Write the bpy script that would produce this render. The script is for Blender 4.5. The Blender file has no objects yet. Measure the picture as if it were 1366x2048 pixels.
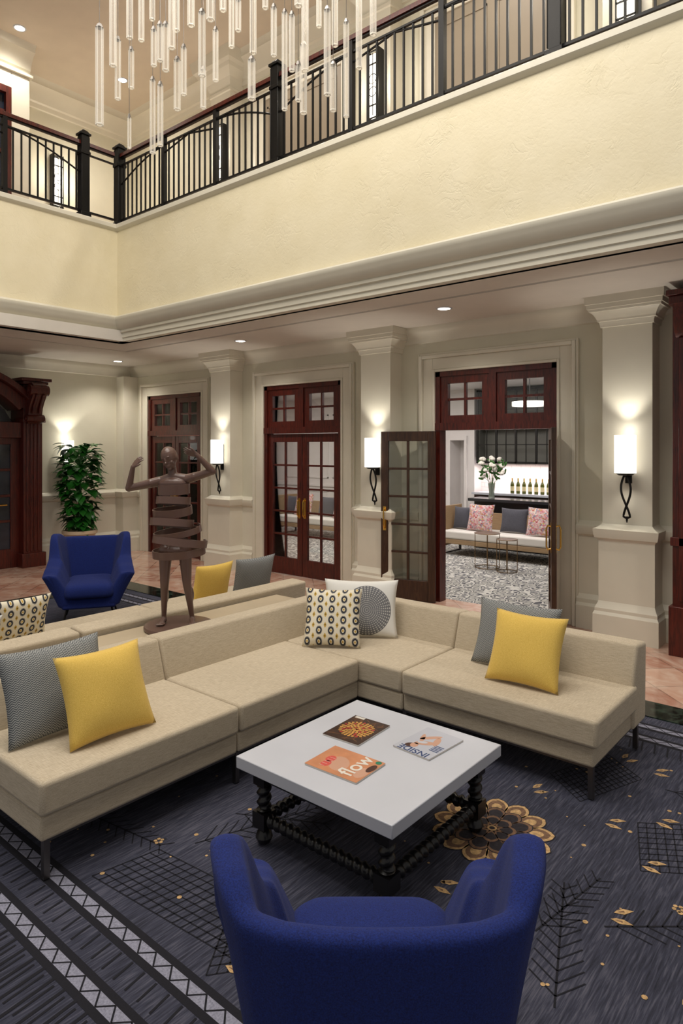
import bpy, bmesh, math, random
from math import sin, cos, pi, radians, atan2, sqrt
from mathutils import Vector, Matrix
random.seed(7)
S = bpy.context.scene
COL = S.collection

def c(r, g, b):
    def f(v):
        v /= 255.0
        return v/12.92 if v <= 0.04045 else ((v+0.055)/1.055)**2.4
    return (f(r), f(g), f(b), 1)

# ------------------------------------------------------------ node helper
class G:
    def __init__(s, name):
        s.m = bpy.data.materials.new(name); s.m.use_nodes = True
        s.t = s.m.node_tree; s.t.nodes.clear()
        s.out = s.t.nodes.new('ShaderNodeOutputMaterial')
    def n(s, typ, ins=None, **kw):
        nd = s.t.nodes.new(typ)
        for k, v in kw.items(): setattr(nd, k, v)
        for k, v in (ins or {}).items(): s.set(nd.inputs[k], v)
        return nd
    def set(s, sock, v):
        if isinstance(v, bpy.types.NodeSocket): s.t.links.new(v, sock)
        else: sock.default_value = v
    def math(s, op, a, b=0.0, cc=0.0):
        nd = s.t.nodes.new('ShaderNodeMath'); nd.operation = op
        s.set(nd.inputs[0], a); s.set(nd.inputs[1], b); s.set(nd.inputs[2], cc)
        return nd.outputs[0]
    def coord(s, scale=(1, 1, 1), kind='Object', rot=(0, 0, 0)):
        tc = s.n('ShaderNodeTexCoord')
        mp = s.n('ShaderNodeMapping', {'Vector': tc.outputs[kind], 'Scale': scale, 'Rotation': rot})
        return mp.outputs[0]
    def xyz(s, vec):
        nd = s.n('ShaderNodeSeparateXYZ', {0: vec}); return nd.outputs
    def noise(s, vec, scale, detail=5, dist=0.0, rough=.55):
        nd = s.n('ShaderNodeTexNoise', {'Vector': vec, 'Scale': scale, 'Detail': detail, 'Distortion': dist, 'Roughness': rough})
        return nd.outputs[0]
    def mix(s, f, a, b):
        nd = s.n('ShaderNodeMix', data_type='RGBA')
        s.set(nd.inputs[0], f); s.set(nd.inputs[6], a); s.set(nd.inputs[7], b)
        return nd.outputs[2]
    def ramp(s, f, stops):
        nd = s.n('ShaderNodeValToRGB', {0: f}); e = nd.color_ramp.elements
        while len(e) < len(stops): e.new(.5)
        for i, (p, col) in enumerate(stops): e[i].position = p; e[i].color = col
        return nd.outputs[0]
    def bump(s, h, strength=.3, dist=.01):
        return s.n('ShaderNodeBump', {'Height': h, 'Strength': strength, 'Distance': dist}).outputs[0]
    def bsdf(s, **ins):
        b = s.n('ShaderNodeBsdfPrincipled')
        for k, v in ins.items():
            s.set(b.inputs[k.replace('_', ' ')], v)
        s.t.links.new(b.outputs[0], s.out.inputs[0]); return b

def dk(col, k): return (col[0]*k, col[1]*k, col[2]*k, 1)

def M(name, col, rough=.5, metal=0, var=0, vs=5, stretch=(1, 1, 1), bump=0, bs=60, bd=.004, **kw):
    g = G(name); v = g.coord(stretch)
    ins = dict(Roughness=rough, Metallic=metal)
    if var:
        nz = g.noise(v, vs)
        ins['Base_Color'] = g.ramp(nz, [(.3, dk(col, 1-var)), (.7, dk(col, 1+var))])
    else:
        nz = g.noise(v, 3, 2)
        ins['Base_Color'] = g.ramp(nz, [(.3, dk(col, .97)), (.7, dk(col, 1.03))])
    if bump: ins['Normal'] = g.bump(g.noise(v, bs, 4), bump, bd)
    for k, vv in kw.items(): ins[k] = vv
    g.bsdf(**ins); return g.m

def emis(name, col, st):
    g = G(name); g.bsdf(Base_Color=col, Emission_Color=col, Emission_Strength=st, Roughness=.6); return g.m

# ------------------------------------------------------------ materials
wall_m = M('painted_plaster', c(214, 210, 190), .6, var=.04, vs=2, bump=.12, bs=25)
trim_m = M('painted_trim', c(220, 215, 198), .4)
ceil_m = M('ceiling_paint', c(218, 212, 202), .7)
ceilup_m = M('upper_ceiling_paint', c(214, 202, 184), .7)
g = G('trowelled_plaster'); v = g.coord()
n1 = g.noise(v, 6.5, 7, .5, .6); n2 = g.noise(v, 26, 6, .5); n4 = g.noise(v, 2.2, 3)
ridge = g.math('ABSOLUTE', g.math('SUBTRACT', n1, .5))
ridge = g.math('MINIMUM', g.math('MULTIPLY', ridge, 24), 1)
ridge = g.math('MULTIPLY', ridge, g.math('MINIMUM', g.math('MAXIMUM', g.math('MULTIPLY', g.math('SUBTRACT', n4, .46), 7), .15), 1))
h = g.math('ADD', g.math('MULTIPLY', ridge, .45), g.math('MULTIPLY', n2, .5))
g.bsdf(Base_Color=g.ramp(g.noise(v, 2.5), [(.3, c(230, 219, 186)), (.7, c(237, 227, 197))]), Roughness=.5, Normal=g.bump(h, .42, .009))
plaster_m = g.m
g = G('mahogany'); v = g.coord((12, 12, 1.2)); nz = g.noise(v, 4, 8, 1.2)
g.bsdf(Base_Color=g.ramp(nz, [(.3, c(44, 11, 7)), (.7, c(96, 31, 19))]), Roughness=.36, Coat_Weight=.1)
wood_m = g.m
g = G('walnut_brown'); v = g.coord((12, 12, 1.2)); nz = g.noise(v, 4, 8, 1.2)
g.bsdf(Base_Color=g.ramp(nz, [(.3, c(44, 27, 18)), (.7, c(74, 49, 32))]), Roughness=.38)
walnut_m = g.m
g = G('pane_glass')
tr = g.n('ShaderNodeBsdfTransparent', {0: (.97, .98, .97, 1)}); gl = g.n('ShaderNodeBsdfGlossy', {'Color': (1, 1, 1, 1), 'Roughness': .01})
fr = g.n('ShaderNodeFresnel', {'IOR': 1.4}); mx = g.n('ShaderNodeMixShader')
g.set(mx.inputs[0], fr.outputs[0]); g.t.links.new(tr.outputs[0], mx.inputs[1]); g.t.links.new(gl.outputs[0], mx.inputs[2])
g.t.links.new(mx.outputs[0], g.out.inputs[0]); glass_m = g.m
darkglass_m = M('dark_window_glass', c(34, 40, 52), .08, var=.5, vs=3)
iron_m = M('black_iron', c(26, 25, 24), .4, .6, bump=.1)
blackw_m = M('black_lacquer', c(18, 17, 18), .3)
steel_m = M('brushed_steel', c(120, 116, 112), .35, 1)
brass_m = M('polished_brass', c(214, 170, 84), .25, 1)
dbrass_m = M('aged_brass', c(120, 96, 66), .35, .8)
shade_m = emis('lit_shade', c(255, 250, 240), 1.6)
lit_m = emis('lit_glass', c(255, 246, 228), 4)
pend_m = emis('lit_pendant', c(255, 250, 240), 1.2)
down_m = emis('downlight_lens', c(255, 244, 225), 14)
slot_m = M('dark_slot', c(96, 90, 80), .6)
white_m = M('white_lacquer', c(198, 201, 210), .3)

def fabric(name, a, b, fx=(6, 6, 240), sc=1.0, rough=.9, bs=.5, sheen=.15):
    g = G(name); v = g.coord(fx)
    nz = g.noise(v, sc, 6)
    w = g.noise(g.coord((1, 1, 1)), 700, 2)
    g.bsdf(Base_Color=g.ramp(nz, [(.32, a), (.68, b)]), Roughness=rough, Sheen_Weight=sheen,
           Normal=g.bump(g.math('ADD', nz, w), bs, .002)); return g.m
g = G('heathered_linen')
v1 = g.noise(g.coord((22, 420, 420)), 1.0, 3); v2 = g.noise(g.coord((420, 22, 420)), 1.0, 3); v3 = g.noise(g.coord(), 1.2, 2)
s_ = g.math('ADD', g.math('MULTIPLY', v1, .46), g.math('ADD', g.math('MULTIPLY', v2, .46), g.math('MULTIPLY', v3, .08)))
g.bsdf(Base_Color=g.ramp(s_, [(.34, c(164, 149, 126)), (.5, c(193, 179, 155)), (.66, c(214, 202, 180))]), Roughness=.88, Sheen_Weight=.1, Normal=g.bump(s_, .25, .002))
linen_m = g.m
blue_m = fabric('navy_woven_upholstery', c(7, 20, 78), c(20, 46, 126), (1, 1, 1), 260, .95, .7, .03)
yellow_m = fabric('yellow_linen', c(216, 176, 72), c(240, 206, 108), (220, 220, 220), 1.4)
dgrey_m = fabric('charcoal_linen', c(56, 56, 64), c(84, 84, 94), (60, 60, 60), 3)
# herringbone
g = G('grey_herringbone'); X, Y_, Z = g.xyz(g.coord())
tri = g.math('PINGPONG', X, .012)
ph = g.math('MULTIPLY', g.math('ADD', Z, tri), 560)
sv = g.math('ADD', g.math('MULTIPLY', g.math('SINE', ph), .5), .5)
g.bsdf(Base_Color=g.ramp(sv, [(.25, c(78, 82, 86)), (.75, c(164, 166, 164))]), Roughness=.9, Normal=g.bump(sv, .3, .002))
herring_m = g.m
# ikat
g = G('ikat_print'); X, Y_, Z = g.xyz(g.coord())
def cell(g, X, Z, w, h, ox, oz):
    a = g.math('SUBTRACT', g.math('FLOORED_MODULO', g.math('ADD', X, ox), w), w/2)
    b = g.math('SUBTRACT', g.math('FLOORED_MODULO', g.math('ADD', Z, oz), h), h/2)
    return a, b
nzx = g.math('MULTIPLY', g.math('SUBTRACT', g.noise(g.coord((200, 1, 30)), 1, 2), .5), .012)
a, b = cell(g, X, g.math('ADD', Z, nzx), .088, .075, .044, 0)
r1 = g.math('SQRT', g.math('ADD', g.math('MULTIPLY', g.math('MULTIPLY', a, a), 1.7), g.math('MULTIPLY', b, b)))
a2, b2 = cell(g, X, g.math('ADD', Z, nzx), .088, .075, 0, .0375)
r2 = g.math('ADD', g.math('ABSOLUTE', g.math('MULTIPLY', a2, 1.8)), g.math('ABSOLUTE', b2))
cr, yl, dkc, gy = c(230, 222, 200), c(200, 164, 72), c(38, 38, 42), c(130, 130, 132)
col1 = g.ramp(g.math('MULTIPLY', r1, 20), [(.0, yl), (.16, cr), (.28, dkc), (.5, gy), (.62, cr)])
for nd in g.t.nodes:
    if nd.type == 'VALTORGB': nd.color_ramp.interpolation = 'CONSTANT'
col2 = g.ramp(g.math('MULTIPLY', r2, 20), [(.0, dkc), (.14, yl), (.42, cr)])
g.t.nodes[-1].color_ramp.interpolation = 'CONSTANT'
msk = g.math('LESS_THAN', r2, .021)
g.bsdf(Base_Color=g.mix(msk, col1, col2), Roughness=.9); ikat_m = g.m
# medallion
def medal(name, cx, cz, R, light, dark):
    g = G(name); X, Y_, Z = g.xyz(g.coord())
    dx = g.math('SUBTRACT', X, cx); dz = g.math('SUBTRACT', Z, cz)
    r = g.math('SQRT', g.math('ADD', g.math('MULTIPLY', dx, dx), g.math('MULTIPLY', dz, dz)))
    an = g.math('ARCTAN2', dz, dx)
    pet = g.math('SINE', g.math('MULTIPLY', an, 44))
    w = g.math('ADD', g.math('SINE', g.math('MULTIPLY', r, 420)), g.math('MULTIPLY', pet, .9))
    inside = g.math('LESS_THAN', r, R)
    f = g.math('MULTIPLY', inside, g.math('GREATER_THAN', w, -.7))
    f2 = g.math('MAXIMUM', g.math('MULTIPLY', f, .85), g.math('MULTIPLY', inside, .35))
    g.bsdf(Base_Color=g.mix(f2, light, dark), Roughness=.9); return g.m
medal_m = medal('medallion_print', .05, .20, .185, c(228, 227, 222), c(62, 64, 76))
medal2_m = medal('grey_medallion_print', 0, .20, .2, c(206, 206, 204), c(92, 96, 104))
# floral
g = G('pink_floral_print'); vo = g.n('ShaderNodeTexVoronoi', {'Vector': g.coord(), 'Scale': 42})
X, Y_, Z = g.xyz(vo.outputs['Color'])
g.bsdf(Base_Color=g.ramp(X, [(0, c(190, 110, 124)), (.3, c(216, 190, 186)), (.5, c(120, 120, 140)), (.7, c(222, 210, 198)), (.85, c(170, 70, 90)), (1, c(190, 165, 100))]), Roughness=.9)
floral_m = g.m
# marble floor
g = G('rose_marble_tiles'); v = g.coord((1, 1, 1), rot=(0, 0, radians(45)))
br = g.n('ShaderNodeTexBrick', {'Vector': v, 'Scale': 1.0, 'Mortar Size': .006, 'Brick Width': .42, 'Row Height': .42, 'Color1': c(204, 164, 142), 'Color2': c(166, 112, 92), 'Mortar': c(140, 104, 88)}, offset=0.0)
nz = g.noise(g.coord(), 3.5, 8, 1.5)
colr = g.mix(g.ramp(nz, [(.4, (0, 0, 0, 1)), (.7, (.7, .7, .7, 1))]), br.outputs[0], c(222, 202, 184))
g.bsdf(Base_Color=colr, Roughness=.14); marble_m = g.m
g = G('green_marble'); nz = g.noise(g.coord(), 6, 10, 2)
g.bsdf(Base_Color=g.ramp(nz, [(.45, c(14, 22, 18)), (.62, c(52, 66, 56))]), Roughness=.1); green_m = g.m
# carpet
g = G('carpet_pile')
n1 = g.noise(g.coord((120, 7, 1)), 1.0, 7, .3, .6); n2 = g.noise(g.coord(), 1.6, 4); n3 = g.noise(g.coord(), 420, 2)
s_ = g.math('ADD', g.math('MULTIPLY', n1, .72), g.math('MULTIPLY', n2, .28))
g.bsdf(Base_Color=g.ramp(s_, [(.36, c(26, 28, 42)), (.5, c(53, 55, 72)), (.64, c(88, 88, 102))]), Roughness=.95, Normal=g.bump(g.math('ADD', n1, n3), .4, .004))
carpet_m = g.m
cp_dark = M('carpet_dark_yarn', c(15, 15, 26), .95, var=.3, vs=200)
cp_light = M('carpet_light_yarn', c(136, 137, 154), .95, var=.3, vs=120)
cp_gold = M('carpet_gold_yarn', c(190, 156, 110), .95, var=.35, vs=60)
cp_brown = M('carpet_brown_yarn', c(118, 90, 70), .95, var=.35, vs=60)
cp_slate = M('carpet_slate_yarn', c(42, 38, 44), .95, var=.35, vs=60)
g = G('lounge_carpet'); vo = g.n('ShaderNodeTexVoronoi', {'Vector': g.coord(), 'Scale': 10, 'Randomness': .6}, feature='DISTANCE_TO_EDGE')
nz = g.noise(g.coord(), 9, 3)
g.bsdf(Base_Color=g.ramp(g.math('ADD', vo.outputs[0], g.math('MULTIPLY', g.math('SUBTRACT', nz, .5), .3)), [(.07, c(196, 194, 188)), (.11, c(62, 64, 72)), (.19, c(62, 64, 72)), (.25, c(176, 174, 166))]), Roughness=.95)
lcarpet_m = g.m
g = G('white_subway_tile'); br = g.n('ShaderNodeTexBrick', {'Vector': g.coord(rot=(radians(90), 0, 0)), 'Scale': 1, 'Brick Width': .2, 'Row Height': .09, 'Mortar Size': .004, 'Color1': c(238, 224, 222), 'Color2': c(242, 230, 228), 'Mortar': c(206, 190, 190)})
g.bsdf(Base_Color=br.outputs[0], Roughness=.2); subway_m = g.m
white_wall_m = M('white_paint', c(226, 222, 220), .5)

# ------------------------------------------------------------ geometry builder
class B:
    def __init__(s): s.v = []; s.f = []; s.mi = []
    def add(s, vs, fs, mi=0):
        o = len(s.v); s.v += [tuple(p) for p in vs]
        for f in fs: s.f.append([i+o for i in f]); s.mi.append(mi)
        return s
    def box(s, x0, x1, y0, y1, z0, z1, mi=0):
        vs = [(x, y, z) for z in (z0, z1) for (x, y) in ((x0, y0), (x1, y0), (x1, y1), (x0, y1))]
        return s.add(vs, [(3, 2, 1, 0), (4, 5, 6, 7), (0, 1, 5, 4), (1, 2, 6, 5), (2, 3, 7, 6), (3, 0, 4, 7)], mi)
    def rings(s, rs, mi=0, cap=True, closed=True):
        n = len(rs[0]); vs = [p for r in rs for p in r]; fs = []
        for i in range(len(rs)-1):
            for j in range(n if closed else n-1):
                k = (j+1) % n
                fs.append((i*n+j, i*n+k, (i+1)*n+k, (i+1)*n+j))
        if cap: fs.append(tuple(range(n))[::-1]); fs.append(tuple((len(rs)-1)*n+j for j in range(n)))
        return s.add(vs, fs, mi)
    def cyl(s, p, q, r, r2=None, n=12, mi=0):
        p = Vector(p); q = Vector(q); d = (q-p).normalized(); r2 = r if r2 is None else r2
        a = d.orthogonal().normalized(); b = d.cross(a)
        R = [[o+(a*cos(2*pi*i/n)+b*sin(2*pi*i/n))*rr for i in range(n)] for o, rr in ((p, r), (q, r2))]
        return s.rings(R, mi)
    def tube(s, pts, r, n=8, mi=0, closed=False):
        pts = [Vector(p) for p in pts]; R = []; N = len(pts); a = None
        for i, p in enumerate(pts):
            if closed: d = pts[(i+1) % N]-pts[i-1]
            else: d = pts[min(i+1, N-1)]-pts[max(i-1, 0)]
            d.normalize()
            if a is None: a = d.orthogonal().normalized()
            a = (a-d*a.dot(d)).normalized(); b = d.cross(a)
            rr = r[i] if isinstance(r, (list, tuple)) else r
            R.append([p+(a*cos(2*pi*k/n)+b*sin(2*pi*k/n))*rr for k in range(n)])
        if closed: R.append(R[0]); return s.rings(R, mi, cap=False)
        return s.rings(R, mi)
    def lathe(s, prof, n=24, o=(0, 0, 0), mi=0):
        return s.rings([[(o[0]+r*cos(2*pi*i/n), o[1]+r*sin(2*pi*i/n), o[2]+z) for i in range(n)] for r, z in prof], mi)
    def ell(s, o, r, n=14, mi=0, rot=None):
        R = []
        for i in range(n//2+1):
            ph = -pi/2+pi*i/(n//2); ph = max(-pi/2+.05, min(pi/2-.05, ph))
            ring = []
            for k in range(n):
                p = Vector((r[0]*cos(ph)*cos(2*pi*k/n), r[1]*cos(ph)*sin(2*pi*k/n), r[2]*sin(ph)))
                if rot: p = rot @ p
                ring.append(Vector(o)+p)
            R.append(ring)
        return s.rings(R, mi)
    def cap(s, p, q, r1, r2, n=12, mi=0):
        p = Vector(p); q = Vector(q); d = (q-p); L = d.length; d.normalize()
        a = d.orthogonal().normalized(); b = d.cross(a); R = []
        def ring(o, rr): return [o+(a*cos(2*pi*i/n)+b*sin(2*pi*i/n))*rr for i in range(n)]
        for t in (-88, -60, -30, 0): R.append(ring(p+d*r1*sin(radians(t)), r1*cos(radians(t))))
        for t in (0, 30, 60, 88): R.append(ring(q+d*r2*sin(radians(t)), r2*cos(radians(t))))
        return s.rings(R, mi)
    def prism(s, poly, axis, a, b, mi=0):
        def pt(u, w, t): return {'X': (t, u, w), 'Y': (u, t, w), 'Z': (u, w, t)}[axis]
        return s.rings([[pt(u, w, t) for u, w in poly] for t in (a, b)], mi)
    def obj(s, name, mats, parent=None, loc=(0, 0, 0), rot=(0, 0, 0), bevel=0, smooth=40, sub=0, mods=None, segs=2):
        me = bpy.data.meshes.new(name); me.from_pydata([tuple(p) for p in s.v], [], s.f)
        for m in (mats if isinstance(mats, (list, tuple)) else [mats]): me.materials.append(m)
        bm = bmesh.new(); bm.from_mesh(me)
        bm.faces.ensure_lookup_table()
        for i, f in enumerate(bm.faces): f.material_index = s.mi[i]; f.smooth = smooth > 0
        bmesh.ops.recalc_face_normals(bm, faces=bm.faces)
        if smooth:
            for e in bm.edges:
                if len(e.link_faces) == 2 and e.calc_face_angle(0) > radians(smooth): e.smooth = False
        bm.to_mesh(me); bm.free()
        ob = bpy.data.objects.new(name, me); COL.objects.link(ob)
        ob.location = loc; ob.rotation_euler = rot
        if parent: ob.parent = parent
        if bevel:
            m = ob.modifiers.new('b', 'BEVEL'); m.width = bevel; m.segments = segs; m.limit_method = 'ANGLE'; m.angle_limit = radians(40)
        if sub:
            m = ob.modifiers.new('s', 'SUBSURF'); m.levels = sub; m.render_levels = sub
        return ob

def tag(ob, label, cat, group=None):
    ob['label'] = label; ob['category'] = cat
    if group: ob['group'] = group
    return ob
def st(ob): ob['kind'] = 'structure'; return ob
def thing(name, label, cat, loc=(0, 0, 0), rot=(0, 0, 0), group=None):
    e = bpy.data.objects.new(name, None); COL.objects.link(e); e.location = loc; e.rotation_euler = rot
    e.empty_display_size = .1
    return tag(e, label, cat, group)
def copy_thing(src, loc, rot=None, label=None):
    n = src.copy(); COL.objects.link(n); n.location = loc
    if rot: n.rotation_euler = rot
    if label: n['label'] = label
    def rec(o, p):
        for ch in list(o.children):
            if ch is p: continue
            k = ch.copy(); COL.objects.link(k); k.parent = p
            rec(ch, k)
    kids = list(src.children)
    for ch in kids:
        k = ch.copy(); COL.objects.link(k); k.parent = n
        rec(ch, k)
    return n

# ------------------------------------------------------------ camera
cam = bpy.data.cameras.new('camera'); co = bpy.data.objects.new('camera', cam); COL.objects.link(co)
co.location = (0, 0, 1.9); co.rotation_euler = (pi/2, 0, radians(40))
cam.sensor_fit = 'VERTICAL'; cam.sensor_height = 36; cam.sensor_width = 24; cam.lens = 36*1330/2048; cam.shift_y = -129/2048
cam.clip_start = .05
S.camera = co

# ------------------------------------------------------------ room shell
WY = 7.05; LX = -11.1; FY = 5.15; FX = -8.45; CZ = 3.4; TOP = 8.0
DC = [-3.62, -6.68, -9.74]; HW = .775; DH = 2.83
b = B()
xs = [LX-.2]
for d in sorted(DC): xs += [d-HW, d+HW]
xs += [2.5]
for i in range(0, len(xs), 2): b.box(xs[i], xs[i+1], WY, WY+.2, 0, DH)
b.box(LX-.2, 2.5, WY, WY+.2, DH, TOP)
st(b.obj('wall_back', wall_m))
st(B().box(LX-.2, LX, -2, WY, 0, TOP).obj('wall_left', wall_m))
b = B()
b.box(LX-.2, 2.5, 5.3, WY+.2, -.1, 0, 0); b.box(LX-.2, -8.5, -2, 5.3, -.1, 0, 0)
b.box(-8.5, 2.5, 5.0, 5.3, -.1, 0, 1); b.box(-8.5, -8.2, -2, 5.0, -.1, 0, 1)
st(b.obj('floor', [marble_m, green_m]))
b = B()
b.box(LX, 2.5, 5.83, WY, CZ, CZ+.15); b.box(-9.24, 2.5, 5.3, 5.77, CZ, CZ+.15)
b.box(-9.24, 2.5, 5.77, 5.83, CZ+.03, CZ+.15, 1)
b.box(LX, -9.30, -2, 5.83, CZ, CZ+.15); b.box(-9.24, -8.4, -2, 5.3, CZ, CZ+.15)
b.box(-9.30, -9.24, -2, 5.83, CZ+.03, CZ+.15, 1)
for k in (-.018, 0.0, .018):
    b.box(-9.24, 2.5, 5.797+k, 5.803+k, CZ, CZ+.03, 0)
    b.box(-9.273+k, -9.267+k, -2, 5.8, CZ, CZ+.03, 0)
st(b.obj('ceiling', [ceil_m, slot_m]))
def Lsweep(prof, name, mat, x1=2.5, y1=-2):
    b = B(); R = []
    for o, z in prof: R.append([(x1, FY-o, z), (FX+o, FY-o, z), (FX+o, y1, z)])
    b.rings(R+[R[0]], cap=False, closed=False)
    return st(b.obj(name, mat, smooth=30))
Lsweep([(0, 3.6), (0, 4.99), (-.2, 4.99), (-.2, 3.6)], 'wall_balcony', plaster_m)
Lsweep([(-.02, 4.93), (.03, 4.95), (.05, 4.97), (.05, 5.02), (.04, 5.03), (-.24, 5.03), (-.24, 4.93)], 'trim_1', trim_m)
Lsweep([(-.05, 3.76), (.02, 3.75), (.03, 3.73), (.08, 3.715), (.08, 3.69), (.07, 3.67), (.055, 3.64), (.035, 3.60), (.0, 3.565), (-.02, 3.555), (-.02, 3.52), (-.045, 3.51), (-.045, 3.45), (-.06, 3.44), (-.06, 3.4), (-.2, 3.4), (-.2, 3.76)], 'trim_2', trim_m)
b = B(); b.box(LX, 2.5, FY+.2, WY, 4.8, 4.9); b.box(LX, FX-.2, -2, FY+.2, 4.8, 4.9)
st(b.obj('floor_upper', marble_m))
st(B().box(LX-.2, 2.5, -2, WY+.2, TOP, TOP+.1).obj('ceiling_upper', ceilup_m))
b = B(); b.box(LX, -10.3, -2, 4.75, 4.9, TOP)
st(b.obj('wall_upper_left', wall_m))
b = B(); b.box(-10.3, -10.22, 4.46, 4.74, 4.9, 7.55); b.box(-10.3, -10.22, 2.8, 4.46, 7.3, 7.55); b.box(-10.3, -10.18, 2.7, 4.78, 7.55, 7.6)
st(b.obj('trim_3', trim_m, bevel=.01))
wn = bpy.data.objects.new('window_1', None); COL.objects.link(wn); st(wn)
b = B(); b.box(-10.3, -10.2, 4.38, 4.46, 4.9, 7.3); b.box(-10.3, -10.2, 3.0, 4.38, 7.2, 7.3)
for z in (5.6, 6.3, 6.9): b.box(-10.3, -10.24, 3.0, 4.4, z, z+.05)
for y in (3.5, 3.95): b.box(-10.3, -10.24, y, y+.04, 4.9, 7.2)
b.obj('window_frame', wood_m, wn)
B().box(-10.3, -10.27, 3.0, 4.4, 4.9, 7.2).obj('window_pane', darkglass_m, wn)
crown = [(0, TOP-.42), (.03, TOP-.41), (.04, TOP-.34), (.07, TOP-.32), (.09, TOP-.24), (.16, TOP-.14), (.22, TOP-.1), (.22, TOP-.05), (.26, TOP), (0, TOP)]
b = B(); b.prism([(WY-o, z) for o, z in crown], 'X', LX, 2.5); b.prism([(LX+o, z) for o, z in crown], 'Y', 4.75, WY)
b.prism([(-10.3+o, z) for o, z in crown], 'Y', -2, 4.76)
st(b.obj('trim_4', trim_m))
cr2 = [(0, 3.2), (.02, 3.21), (.03, 3.27), (.08, 3.33), (.1, 3.36), (.1, CZ), (0, CZ)]
b = B(); b.prism([(WY-o, z) for o, z in cr2], 'X', LX, 2.5); b.prism([(LX+o, z) for o, z in cr2], 'Y', -2, WY)
st(b.obj('trim_5', trim_m))
def pilaster(name, xc, hw, yf, prof):
    b = B()
    b.rings([[(xc-hw-e, yf-e, z), (xc+hw+e, yf-e, z), (xc+hw+e, WY+.01, z), (xc-hw-e, WY+.01, z)] for z, e in prof])
    return st(b.obj(name, trim_m, smooth=15))
pl = [(0, .075), (.24, .075), (.27, .06), (.3, .06), (.34, .04), (.37, .03), (.97, .03), (.99, .04), (1.0, .06), (1.04, .07), (1.09, .075), (1.1, .05), (1.12, .02), (1.14, 0)]
cap_ = [(3.10, 0), (3.102, .018), (3.13, .02), (3.155, .028), (3.158, .04), (3.175, .042), (3.205, .055), (3.235, .075), (3.25, .09), (3.252, .105), (3.275, .108), (3.278, .12), (3.32, .122), (3.323, .135), (3.375, .137), (3.4, .137)]
n = 6
for xc in (-2.05, -5.14, -8.2):
    pilaster('trim_%d' % n, xc, .235, 6.8, pl+cap_); n += 1
up = [(4.9, .05), (5.2, .05), (5.22, 0), (7.45, 0), (7.46, .02), (7.5, .02), (7.52, .0), (7.6, .03), (7.65, .05), (7.75, .14), (7.8, .16), (7.84, .2), (8.0, .24)]
for xc in (-2.05, -5.14, -8.2):
    pilaster('trim_%d' % n, xc, .235, 6.8, up); n += 1
pilaster('trim_%d' % n, -10.98, .12, 6.75, pl+[(3.2, 0)]); n += 1
wp = [(0, 0), (.07, 0), (.07, .24), (.05, .27), (.05, .31), (.02, .36), (.02, .97), (.05, .99), (.07, 1.04), (.07, 1.08), (.03, 1.1), (0, 1.13)]
ed = [-10.86] + [e for d in sorted(DC) for e in (d-HW-.22, d+HW+.22)] + [-1.6]
b = B()
for i in range(0, len(ed), 2):
    if ed[i+1]-ed[i] > .02: b.prism([(WY-o, z) for o, z in wp], 'X', ed[i], ed[i+1])
b.prism([(LX+o, z) for o, z in wp], 'Y', 5.2, 6.75)
st(b.obj('baseboard_back', trim_m, smooth=25))
for d in DC:
    b = B()
    def cas(o0, o1, y):
        b.box(d-HW-o1, d-HW-o0, y, WY, 0, DH+o1); b.box(d+HW+o0, d+HW+o1, y, WY, 0, DH+o1); b.box(d-HW-o0, d+HW+o0, y, WY, DH+o0, DH+o1)
    cas(0, .03, WY-.04); cas(.03, .17, WY-.025); cas(.17, .21, WY-.06); cas(.21, .235, WY-.04)
    st(b.obj('trim_%d' % n, trim_m, bevel=.006)); n += 1
upd = M('upper_door_paint', c(150, 138, 120), .45)
for d in (-3.62, -6.68):
    b = B()
    for o0, o1, y in ((0, .14, WY-.03), (.14, .2, WY-.06)):
        b.box(d-HW-o1, d-HW-o0, y, WY, 4.9, 7.2+o1); b.box(d+HW+o0, d+HW+o1, y, WY, 4.9, 7.2+o1); b.box(d-HW-o0, d+HW+o0, y, WY, 7.2+o0, 7.2+o1)
    st(b.obj('trim_%d' % n, trim_m, bevel=.006)); n += 1
    b = B(); b.box(d-HW, d+HW, WY-.012, WY, 4.9, 7.2)
    for x0 in (d-HW+.08, d+.06):
        for z0, z1 in ((5.1, 5.9), (6.05, 7.08)):
            b.box(x0, x0+.63, WY-.022, WY-.01, z0, z0+.03); b.box(x0, x0+.63, WY-.022, WY-.01, z1-.03, z1); b.box(x0, x0+.03, WY-.022, WY-.01, z0, z1); b.box(x0+.6, x0+.63, WY-.022, WY-.01, z0, z1)
    st(b.obj('door_%d' % (5 if d > -5 else 6), upd))

# ------------------------------------------------------------ doors
LW, LH = .70, 2.1
def leaf(parent, hinge, th, mat, flip=1, name='door_leaf'):
    b = B(); t = .022; s = .095
    b.box(0, s, -t, t, 0.01, LH); b.box(LW-s, LW, -t, t, 0.01, LH)
    b.box(s, LW-s, -t, t, LH-.12, LH); b.box(s, LW-s, -t, t, .01, .26)
    gw = LW-2*s; gh = LH-.12-.26
    b.box(s+gw/2-.015, s+gw/2+.015, -.016, .016, .26, LH-.12)
    for k in range(1, 5): b.box(s, LW-s, -.0155, .0155, .26+gh*k/5-.014, .26+gh*k/5+.014)
    o = b.obj(name, mat, parent, hinge, (0, 0, th), bevel=.004)
    B().box(s, LW-s, -.003, .003, .26, LH-.12).obj('door_glass', glass_m, o)
    for sd in (-1, 1):
        x = LW-.05
        hb = B(); y = sd*(t+.045)
        hb.tube([(x, sd*t, .9), (x, y*.8, .89), (x, y, .92), (x, y, 1.1), (x, y*.8, 1.13), (x, sd*t, 1.12)], .009, 8)
        hb.box(x-.02, x+.02, min(sd*t, sd*(t+.004)), max(sd*t, sd*(t+.004)), .86, 1.16)
        hb.obj('door_handle', brass_m, o)
    return o
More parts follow.
